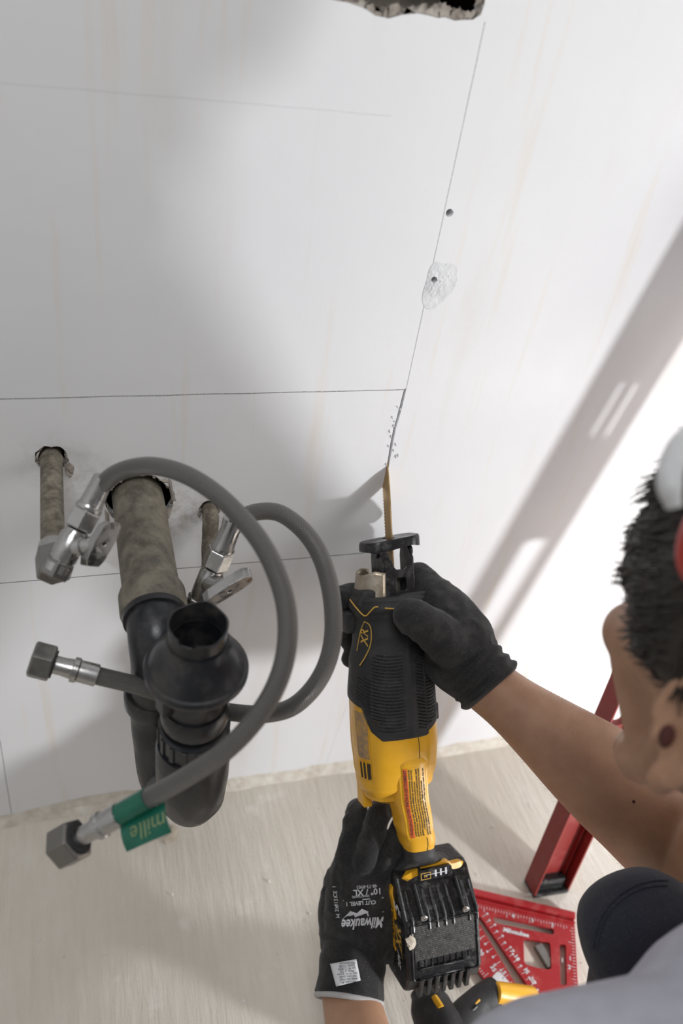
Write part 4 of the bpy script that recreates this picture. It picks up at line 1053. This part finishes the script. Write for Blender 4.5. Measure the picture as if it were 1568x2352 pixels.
# ------------------------------------------------------------------ the person
def build_person():
    rn = random.Random(5)
    t = thing('person', at(1500, 2000, .6), 'person with short dark hair, black gloves and grey-blue shirt guiding the saw', 'person')
    cc = lambda x, y, z: CAM + XC * x + YC * y + ZC * z      # camera-axis coordinates of a joint
    # key joints
    hc = cc(.226, .088, .444)                                # head centre
    fw = (-XC * .275 - YC * .390 + ZC * .88).normalized()
    up = (-YC + XC * .06); up = (up - fw * up.dot(fw)).normalized()
    lf = up.cross(fw).normalized()                           # towards the person's left
    if lf.dot(-XC) < 0: lf = -lf
    H = lambda f, l, u: hc + fw * f + lf * l + up * u
    wr = at(1112, 1568, .728); el = at(1600, 1950, .70)
    shR = cc(.37, .20, .37); shL = cc(.100, .300, .39); nb = cc(.338, .280, .420)
    wl = at(801, 2275, .782); ell = cc(.055, .560, .56)
    g = G()
    # skull, face, jaw
    sph(g, H(-.008, 0, .030), (fw, lf, up), (.094, .068, .082), 32, 20)
    sph(g, H(.040, 0, .028), (fw, lf, up), (.050, .055, .050), 28, 18)
    for s in (1, -1): chain(g, [(H(.048, s*.040, -.006), .018), (H(.010, s*.046, -.004), .019), (H(-.010, s*.046, -.010), .019), (H(-.004, s*.042, -.048), .016)]); chain(g, [(H(.044, s*.036, -.020), .020), (H(.024, s*.032, -.056), .016)])
    sph(g, H(.030, 0, -.010), (fw, lf, up), (.060, .052, .074), 28, 18)
    sph(g, H(.038, 0, -.052), (fw, lf, up), (.038, .032, .044), 24, 14)
    chain(g, [(H(-.004, .043, -.050), .016), (H(.028, .030, -.076), .015), (H(.052, .012, -.090), .014), (H(.056, 0, -.092), .014), (H(.052, -.012, -.090), .014), (H(.028, -.030, -.076), .015), (H(-.004, -.043, -.050), .016)])
    for s in (1, -1):
        sph(g, H(.056, s*.036, -.010), (fw, lf, up), (.024, .020, .020))                  # cheekbone
        chain(g, [(H(.080, s*.012, .030), .008), (H(.070, s*.032, .030), .008), (H(.052, s*.042, .026), .009)]); sph(g, H(.050, s*.041, .008), (fw, lf, up), (.013, .010, .016)); sph(g, H(.050, s*.038, .034), (fw, lf, up), (.030, .016, .028))          # brow
    chain(g, [(H(.082, 0, .018), .0075), (H(.094, 0, -.008), .009), (H(.101, 0, -.022), .0100), (H(.086, 0, -.030), .010)])
    for s in (1, -1): sph(g, H(.089, s*.011, -.024), (fw, lf, up), (.010, .007, .007))
    # neck to torso
    chain(g, [(H(-.004, .036, -.050), .018), (cc(.211, .132, .455), .033), (cc(.262, .178, .43), .048)], 28)
    chain(g, [(H(-.036, -.010, -.035), .050), (cc(.262, .175, .430), .052), (nb, .062)], 28)
    chain(g, [(nb, .060), (shR, .056)], 24); chain(g, [(nb, .060), (shL, .052)], 24)
    hip = nb + cc(.10, .50, .10) - CAM
    chain(g, [(lerp(nb, shL, .5), .075), (lerp(nb, hip, .5) - XC * .05, .10), (hip - XC * .05, .11)], 28)
    chain(g, [(lerp(nb, shR, .5), .080), (lerp(nb, hip, .5) + XC * .05, .11), (hip + XC * .05, .12)], 28)
    # arms
    dn = V((0, 0, -1))
    fa = [(wr + (wr - el).normalized() * .006, .0235), (wr, .0250), (lerp(wr, el, .13) , .0265), (lerp(wr, el, .30), .0330), (lerp(wr, el, .50), .0415), (lerp(wr, el, .72), .0475), (el, .0510), (lerp(el, shR, .35), .047), (lerp(el, shR, .75), .052), (shR, .056)]
    ctube(g, fa, 36)
    la = [(wl + (wl - ell).normalized() * .02, .0245), (wl, .0265), (lerp(wl, ell, .2), .0300), (lerp(wl, ell, .5), .0385), (lerp(wl, ell, .85), .041), (ell, .040)]
    ctube(g, la, 32)
    ctube(g, [(ell, .040), (lerp(ell, shL, .4), .045), (lerp(ell, shL, .8), .050), (shL, .052)], 28)
    # left ear is part of the skin
    ec = H(-.025, .073, -.016)
    ex_, ey_ = (-fw * .93 - lf * .22).normalized(), up
    ring = []
    for k in range(15):
        a = R(-75 + 250 * k / 14); ring.append(ec + ex_ * (.0155 * math.cos(a) + .006) + ey_ * (.030 * math.sin(a) + .004 + .003 * math.cos(a)) + lf * (.003 + .002 * math.cos(a)))
    tube(ring, .0042, 10, True, g); sph(g, ec + ey_ * -.025 + ex_ * .004, (ex_, ey_, lf), (.0085, .0105, .0055))
    chain(g, [(ec + ex_ * .012 + ey_ * .024, .0035), (ec + ex_ * .015 + ey_ * -.002, .0035), (ec + ex_ * .008 + ey_ * -.014, .004)], 10)
    sph(g, ec + ex_ * .008 - lf * .004, (ex_, ey_, lf), (.0165, .028, .0045)); chain(g, [(ec + ex_ * -.007 + ey_ * .004, .0038), (ec + ex_ * -.006 + ey_ * -.006, .0042)], 10)
    ec2 = H(-.008, -.070, -.006); sph(g, ec2, (fw, up, lf), (.016, .031, .006))
    body_, bv, bf = organic('body', g, .0028, 9, MT['skin'], t)
    bb = bvh_of(bv, bf)
    g = G(); sph(g, ec + ex_ * .0015 + ey_ * -.001 + lf * .0030, (ex_, ey_, lf), (.0036, .0066, .0026)); g.obj('ear_canal_shade', MT['ear'], t)  # solid dark ellipsoid, its colour stands in for the shade of the ear opening
    g = G(); sph(g, at(1455, 1841, .612), IDAX, (.0009,)*3, 10, 6)
    h = bb.find_nearest(at(1455, 1841, .60)); g = G(); hh = bb.ray_cast(CAM, (at(1455, 1841, 1) - CAM).normalized()); 
    if hh[0]: sph(g, hh[0], IDAX, (.0013,)*3, 10, 6); g.obj('mole', MT['ear'], t)
    # face details
    for s in (1, -1):
        g = G(); e = H(.070, s*.029, .010); sph(g, e, IDAX, (.0115,)*3); eo = g.obj('eye', MT['eye'], t)
        g = G(); sph(g, e + fw * .0068, IDAX, (.0062,)*3); g.obj('iris', MT['iris'], eo)
        g = G(); tube(catmull([H(.0875, s*.014, .032), H(.082, s*.030, .038), H(.066, s*.049, .032)], 5), [.0022, .003, .0015], 8, True, g); g.obj('eyebrow', MT['hair'], t)
    g = G(); tube(catmull([H(.074, .020, -.055), H(.0835, .008, -.053), H(.085, 0, -.054), H(.0835, -.008, -.053), H(.074, -.020, -.055)], 5), [.002, .0048, .002], 8, True, g); g.obj('lips', MT['lip'], t)
    # hair: cap plus locks
    g = G(); sph(g, H(-.010, 0, .042), (fw, lf, up), (.104, .0815, .099), 40, 26)
    sph(g, H(-.045, 0, -.012), (fw, lf, up), (.066, .066, .070), 30, 18)
    keep = []
    v2 = []
    for p in g.v:
        q = p - hc; f_, l_, u_ = q.dot(fw), q.dot(lf), q.dot(up)
        # hairline: pull the cap inside the skull in front of it and under it
        line = .052 - .6 * max(0, f_ + .01)
        lowl = -.060 if f_ < -.045 else (-.004 if f_ < .034 else .026 if f_ < .060 else .044) if abs(l_) > .03 else (-.060 if f_ < -.03 else .044)
        if u_ < lowl: p = hc + (p - hc) * .86
        v2.append(p + V((noise.noise(p*45), noise.noise(p*45+V((7,0,0))), noise.noise(p*45+V((0,7,0))))) * .005)
    g.v = v2
    hr, hv, hf = organic('hair', g, .003, 3, MT['hair'], t)
    hb = bvh_of(hv, hf)
    g = G()
    for i in range(6500):
        zz = rn.uniform(-.75, 1); ang = rn.uniform(0, 2 * math.pi); dirn = (fw * math.cos(ang) + lf * math.sin(ang)) * math.sqrt(1 - zz*zz) + up * zz
        h = hb.ray_cast(hc + up * .03 + dirn.normalized() * .3, -dirn.normalized(), .4)
        if h[0] is None: continue
        p = h[0]; q = p - hc; f_, l_, uu = q.dot(fw), q.dot(lf), q.dot(up)
        if uu < (.050 if f_ > .062 else .030 if f_ > .036 else .0 if f_ > -.04 else -.062): continue
        nr = h[1] if h[1].dot(q) > 0 else -h[1]
        flow = (fw * .9 + up * -.55 + lf * rn.uniform(-.3, .3)) if f_ > -.02 else (-up + fw * .1 + lf * rn.uniform(-.2, .2))
        flow = (flow - flow.dot(nr) * nr).normalized()
        L = rn.uniform(.014, .026) * (1.3 if uu > .085 else .62); lift = rn.uniform(.04, .22) * (1.9 if uu > .085 else 1)
        tube([p - nr * .001, p + (flow + nr * lift) * L * .5, p + (flow * 1.0 + nr * lift * .7) * L + V((rn.uniform(-1, 1), rn.uniform(-1, 1), rn.uniform(-1, 1))) * .003], [.0009, .0007, .0002], 4, False, g)
    # fringe locks sticking forward and up
    for i in range(70):
        a = rn.uniform(-.04, .06); b = rn.uniform(.055, .11)
        p = H(.075 - abs(a) * .4 - (b - .055) * .55, a, b); d = (fw * rn.uniform(.6, 1.1) + up * rn.uniform(-.5, .35) + lf * rn.uniform(-.1, .5)).normalized(); L = rn.uniform(.010, .028)
        tube(catmull([p - d * .012, p + d * L * .5 + up * .003, p + d * L - up * rn.uniform(0, .006)], 4), [.0014, .0010, .0003], 5, False, g)
    lo = g.obj('hair_locks', MT['hair'], hr); lo['kind'] = 'stuff'
    # fine hair on the forearms
    g = G()
    for (a, b, n) in ((wr, el, 900), (wl, ell, 260)):
        ax = (b - a).normalized()
        x, y, _ = frame(ax)
        for i in range(n):
            tt_ = rn.uniform(.03, 1.0) ; an = rn.uniform(0, 2*math.pi); d = x * math.cos(an) + y * math.sin(an); o = lerp(a, b, tt_)
            h = bb.ray_cast(o + d * .09, -d, .12)
            if h[0] is None: continue
            dr = (d * .75 + ax * -.4 + V((rn.uniform(-.4, .4), rn.uniform(-.4, .4), rn.uniform(-.4, .4)))).normalized(); L = rn.uniform(.002, .0048)
            tube([h[0], h[0] + dr * L * .5, h[0] + (dr - ax * .25) * L], [.00005, .00004, .000015], 3, False, g)
    ah = g.obj('arm_hair', MT['armhair'], t); ah['kind'] = 'stuff'
    # ear protector on the head: grey band and red cup, partly outside the frame
    g = G()
    cp = at(1640, 1238, .352); q = cp - hc; f0, l0, u0 = q.dot(fw), q.dot(lf), q.dot(up)
    th0 = math.atan2(u0 - .015, l0); r0 = math.hypot(u0 - .015, l0) - .004
    bd = []
    for k in range(25):
        th = lerp(th0 + R(6), math.pi - th0 - R(6), k / 24); rr = r0 + .020 * math.sin(math.pi * k / 24)
        bd.append(hc + fw * (f0 + .016 * math.sin(math.pi * k / 24)) + lf * rr * math.cos(th) + up * (.015 + rr * math.sin(th)))
    v = []; nb_ = len(bd)
    for i, p in enumerate(bd):
        tn = (bd[min(i+1, nb_-1)] - bd[max(i-1, 0)]).normalized(); nr = (p - hc); nr = (nr - nr.dot(tn) * tn).normalized(); sd = tn.cross(nr)
        for k in range(12):
            a = 2*math.pi*k/12; v.append(p + sd * .0085 * math.cos(a) + nr * .0050 * math.sin(a))
    f = [[i*12+k, i*12+(k+1) % 12, (i+1)*12+(k+1) % 12, (i+1)*12+k] for i in range(nb_-1) for k in range(12)] + [list(range(12))[::-1], [(nb_-1)*12+k for k in range(12)]]
    g.add(v, f); tube(catmull([at(1548, 1165, .338), at(1538, 1125, .338), at(1541, 1075, .342), at(1563, 1025, .350), at(1610, 985, .362), at(1680, 965, .38)], 5), [.0035, .0052, .0055, .0055, .005], 14, True, g); g.obj('headband', MT['whitegrey'], t)['label'] = 'light grey end of the headband'
    cn = (lf * .85 - fw * .25 + up * .2).normalized()
    g = G(); lathe(cp - cn * .008, cn, [(0, .008), (0, .013), (.003, .0155), (.009, .016), (.013, .013), (.015, .008), (.016, 1e-7)], 36, g); g.v = [p + up * ((p - cp).dot(up) * .45) for p in g.v]; g.obj('ear_cup', MT['redcup'], t)['label'] = 'red cup of the hearing protector'
    g = G(); lathe(cp - cn * .018, cn, [(0, .010), (-.002, .0135), (.006, .0145), (.011, .014)], 30, g); g.obj('cup_cushion', MT['rubber'], t)
    # ---------------- right glove: gripping the front of the saw from the right
    g = G()
    palm = TW(.050, .080, -.010)
    wrist = wr
    T = TW
    # back of the hand mass
    ctube(g, [(at(1100, 1545, .730), .0240), (at(1080, 1515, .735), .0275), (at(1052, 1468, .742), .0315), (at(1020, 1420, .752), .0290), (at(985, 1372, .765), .0230), (at(955, 1335, .775), .0180)], 32)
    ctube(g, [(at(1080, 1555, .732), .0230), (at(1050, 1530, .745), .0250), (at(1015, 1500, .760), .0250), (at(990, 1450, .775), .0230)], 28)
    # thumb over the grip
    ctube(g, [(at(1060, 1500, .730), .0230), (at(1020, 1468, .722), .0200), (at(985, 1440, .716), .0175), (at(956, 1422, .713), .0165), (at(942, 1416, .715), .0155)], 24)
    # four fingers curled under the body to its left side
    for k, (s_, x_) in enumerate(((.052, 0), (.073, .002), (.094, .001), (.113, -.002))):
        r = (.0108, .0112, .0108, .0098)[k]
        pts = [(T(.052, s_ + .004, -.014), r*1.15), (T(.043, s_, -.034), r*1.08), (T(.022, s_, -.0465), r*1.03), (T(-.006, s_, -.0485), r), (T(-.030, s_, -.0425), r), (T(-.046 + x_, s_ + .001, -.028), r*.97), (T(-.0505 + x_ * 2, s_ + .002, -.016 - .004*k), r*.93)]
        pts = pts[:-1] if k == 0 else pts[:-2]
        ctube(g, pts, 18)
    gv = organic('glove', g, .0019, 4, MT['glove'], t, wr=.0011, wsc=62); 
    go = gv[0]; go['label'] = 'black knitted glove around the front grip of the saw'
    # rumpled cuff
    def cuff(a, b, r0, r1, folds, amp, name, mat, par, flat=1., n=64, m=44, seed=0, skew=0):
        a, b = V(a), V(b); x, y, d = frame(b - a); Ln = (b - a).length; g = G(); v = []
        for i in range(m + 1):
            tt_ = i / m
            for k in range(n):
                an = 2 * math.pi * k / n
                ww = .5 + .5 * math.sin(2 * math.pi * folds * tt_ + 1.3 * noise.noise(V((math.cos(an) * 1.3 + seed, math.sin(an) * 1.3, tt_ * 1.5))) * 2)
                r = lerp(r0, r1, tt_) + amp * (ww - .5) * 2 * min(1, tt_ * 4) + .0012 * noise.noise(V((math.cos(an)*3, math.sin(an)*3, tt_*4 + seed)))
                if tt_ > .93: r -= .0022 * ((tt_ - .93) / .07) ** 2
                v.append(a + d * (Ln * tt_ + skew * math.cos(an) * tt_) + x * math.cos(an) * r + y * math.sin(an) * r * flat)
        for k in range(n):      # turned-in hem
            an = 2 * math.pi * k / n; r = r1 - .005; v.append(a + d * (Ln * .985 + skew * math.cos(an)) + x * math.cos(an) * r + y * math.sin(an) * r * flat)
        f = [[i*n+k, i*n+(k+1) % n, (i+1)*n+(k+1) % n, (i+1)*n+k] for i in range(m + 1) for k in range(n)]
        g.add(v, f); return g.obj(name, mat, par)
    cuff(at(1066, 1508, .737), at(1131, 1583, .727), .0292, .0305, 3.6, .0012, 'cuff', MT['cuff'], go, seed=2)
    # ---------------- left glove: hand on the rear handle, back of the hand to the camera
    g = G()
    D = lambda u, v, d: at(u + 14 * max(0, min(1, (2230 - v) / 60)), v, d)
    ctube(g, [(D(808, 2262, .796), .0300), (D(808, 2215, .797), .0300), (D(812, 2150, .797), .0285)], 32)
    nz = (CAM - D(815, 2090, .79)).normalized()
    for (u0, v0, u1, v1, dd, r) in ((768, 2165, 775, 2025, .797, .0170), (800, 2165, 805, 2015, .792, .0195), (838, 2165, 845, 2010, .792, .0195), (872, 2165, 884, 2015, .799, .0185)):
        cap(g, D(u0, v0, dd), r, D(u1, v1, dd), r * .98, 26)
    # fingers: knuckle, middle joint, tip (tips curl away round the handle)
    for pts in ([(770, 2035, .797, .0140), (782, 1975, .795, .0118), (796, 1905, .797, .0112), (804, 1870, .806, .0106), (806, 1858, .822, .0098)],
                [(808, 2025, .790, .0145), (828, 1962, .784, .0116), (850, 1890, .786, .0114), (862, 1860, .797, .0110), (868, 1850, .816, .0105)],
                [(852, 2020, .790, .0145), (876, 1970, .786, .0116), (904, 1915, .790, .0112), (916, 1885, .800, .0110), (922, 1878, .816, .0100)],
                [(886, 2030, .798, .0155), (905, 1990, .800, .0130), (925, 1950, .806, .0122), (938, 1930, .818, .011)]):
        ctube(g, [(D(u, v, d), r) for u, v, d, r in pts], 20)
    ctube(g, [(D(762, 2170, .800), .0165), (D(752, 2110, .805), .0150), (D(752, 2060, .812), .0130), (D(760, 2015, .825), .0115), (D(775, 1985, .840), .0105)], 20)   # thumb, on the far side
    gl, glv, glf = organic('glove', g, .0015, 3, MT['glove'], t, wr=.0009, wsc=75); gl['label'] = 'black coated glove with white print on the back of the hand'
    lb = bvh_of(glv, glf)
    a, b = D(800, 2172, .797), at(801, 2292, .772)
    co = cuff(a, b, .0305, .0325, 1.2, .0008, 'cuff', MT['cuff'], gl, seed=6)
    x, y, d = frame(b - a); g = G(); loop = []
    for k in range(65):
        an = 2 * math.pi * k / 64; loop.append(b + d * .0012 + (x * math.cos(an) + y * math.sin(an)) * .0305)
    tube(loop, lambda q: .0026, 10, False, g); g.obj('cuff_hem', MT['greyedge'], gl)['label'] = 'light grey knitted hem'
    # print on the back of the hand (reads from the fingertips, so upside down here)
    ux = (D(864, 2040, .79) - D(808, 2044, .79)).normalized(); uy = (nz.cross(ux)).normalized()
    if uy.dot(-YC) < 0: uy = -uy
    X, Y = -ux, -uy
    px = .79 / F_PX
    def txt(s, size, u, v, name='lettering', bold=0, shear=0, wide=1.):
        vs, fs = text_geo(s, size, bold=bold, shear=shear, xs=wide); g = G(); put2d(g, vs, fs, D(u - 8, v, .77), X, Y, nz, lb, .0004); g.obj(name, MT['white_print'], gl, False)
    txt('48-73-8903', .0042, 836, 2036); txt('10" / XL', .0072, 838, 2048, bold=.0001, wide=1.1); txt('SMARTSWIPE', .0028, 822, 2058.5); txt('CUT LEVEL 1', .0046, 822, 2074, bold=.0001, wide=1.1)
    txt('Milwaukee', .0125, 828, 2120, bold=.0003, shear=.35, wide=.74)
    g = G(); vs, fs = strip2d([(-.019, 0), (.0, .0003), (.019, 0)], .0007); put2d(g, vs, fs, D(820, 2065, .77), X, Y, nz, lb, .0004); g.obj('printed_line', MT['white_print'], gl, False)
    g = G(); z = [(-.020, .0005), (-.004, .0035), (-.003, .0008), (.008, .0035), (.009, .0012), (.021, .0052), (.012, -.0020), (.006, .0002), (.001, -.0032), (-.004, -.0008)]
    vs, fs = z, [[0, 1, 9], [1, 2, 9], [9, 2, 8], [2, 3, 8], [8, 3, 7], [3, 4, 7], [7, 4, 6], [4, 5, 6]]
    put2d(g, vs, fs, D(820, 2096, .77), X, Y, nz, lb, .0004); g.obj('lightning_mark', MT['white_print'], gl, False)
    for k, s in enumerate(('i', 'CE', '4121', '3X', 'M')):
        vs, fs = text_geo(s, .0052); g = G(); put2d(g, vs, fs, D(752 + k * 2.0, 2036 + k * 17, .77), -YC, XC, nz, lb, .0004); g.obj('care_symbol', MT['white_print'], gl, False)
    # white sewn tag on the cuff
    tg = [(758, 2214), (818, 2203), (828, 2252), (772, 2266)]
    cb_ = bvh_of([co.matrix_world @ v.co for v in co.data.vertices], [list(p.vertices) for p in co.data.polygons])
    N = 8; v = []
    for j in range(N + 1):
        for i in range(N + 1):
            q = lerp(lerp(V(tg[0]), V(tg[1]), i/N), lerp(V(tg[3]), V(tg[2]), i/N), j/N)
            dr = (at(q.x, q.y, 1) - CAM).normalized(); h = cb_.ray_cast(CAM, dr); p = h[0] if h[0] else at(q.x, q.y, .765)
            v.append(p - dr * (.0012 + .0006 * math.sin(i * .9)))
    f = [[j*(N+1)+i, j*(N+1)+i+1, (j+1)*(N+1)+i+1, (j+1)*(N+1)+i] for j in range(N) for i in range(N)]
    g = G(); g.add(v, f); tgo = g.obj('sewn_tag', MT['tag'], gl); so = tgo.modifiers.new('s', 'SOLIDIFY'); so.thickness = .0003
    tb = bvh_of(v, f); g = G()
    for k in range(8):
        vs, fs = text_geo(('Manufacturer', 'Supply 2205B', 'Lot 48 73 8903', 'Made in VN', 'size 10 XL gloves', 'see user guide', 'keep dry clean', 'washable 40')[k], .0027); put2d(g, vs, fs, D(793 + k * 1.1, 2214 + k * 6, .75), X, Y, nz, tb, .0005)
    g.obj('tag_print', MT['black_print'], tgo, False)
    # ---------------- clothing
    kn = at(1524, 2168, .585)
    g = G()
    foot = V((.58, -.80, .06)); hp_ = V((.58, -.95, .36))
    ctube(g, [(kn, .0435), (lerp(kn, hp_, .3), .060), (lerp(kn, hp_, .7), .080), (hp_, .095)], 36); ctube(g, [(kn, .0435), (lerp(kn, foot, .4), .050), (foot, .040)], 32)
    chain(g, [(kn, .0435), (at(1492, 2400, .60), .050)], 30)
    sph(g, kn + (-XC * .012 - YC * .004), IDAX, (.0465,)*3, 30, 20); g.v = [p + V((noise.noise(p * 26), noise.noise(p * 26 + V((5, 0, 0))), noise.noise(p * 26 + V((0, 5, 0))))) * .004 for p in g.v]
    tr, tv, tf = organic('trousers', g, .0035, 5, MT['navy'], t); tb = bvh_of(tv, tf)
    for off in (0, 9):
        g = G(); P = []
        for k in range(26):
            a = R(180 + 95 * k / 25); u_, v_ = 1520 + (150 - off) * math.cos(a) * 1.05, 2180 + (158 - off * 1.3) * math.sin(a)
            dr = (at(u_, v_, 1) - CAM).normalized(); h = tb.ray_cast(CAM, dr)
            if h[0] is not None: P.append(h[0] - dr * .0003)
        if len(P) > 3: tube(P, .0008, 6, True, g); g.obj('seam', MT['navy'], tr)
    g = G()
    off = V((0, 0, 0))
    chain(g, [(lerp(nb, cc(.262, .175, .430), .12), .068), (nb, .074)], 28)
    chain(g, [(nb, .070), (shR, .066)], 28); chain(g, [(nb, .070), (shL, .062)], 28)
    chain(g, [(lerp(nb, shL, .5), .085), (lerp(nb, hip, .5) - XC * .05, .112), (hip - XC * .05, .125)], 30)
    chain(g, [(lerp(nb, shR, .5), .090), (lerp(nb, hip, .5) + XC * .05, .122), (hip + XC * .05, .135)], 30)
    ctube(g, [(shL, .062), (lerp(shL, ell, .35), .060), (lerp(shL, ell, .65), .062)], 30); ctube(g, [(shR, .064), (lerp(shR, el, .2), .060), (lerp(shR, el, .38), .059)], 30)
    g.v = [p + V((noise.noise(p * 18), noise.noise(p * 18 + V((5, 0, 0))), noise.noise(p * 18 + V((0, 5, 0))))) * .005 for p in g.v]
    organic('shirt', g, .004, 6, MT['shirt'], t)

build_setting()
build_plumbing()
build_saw()
build_floor_things()
if 'build_person' in globals(): build_person()
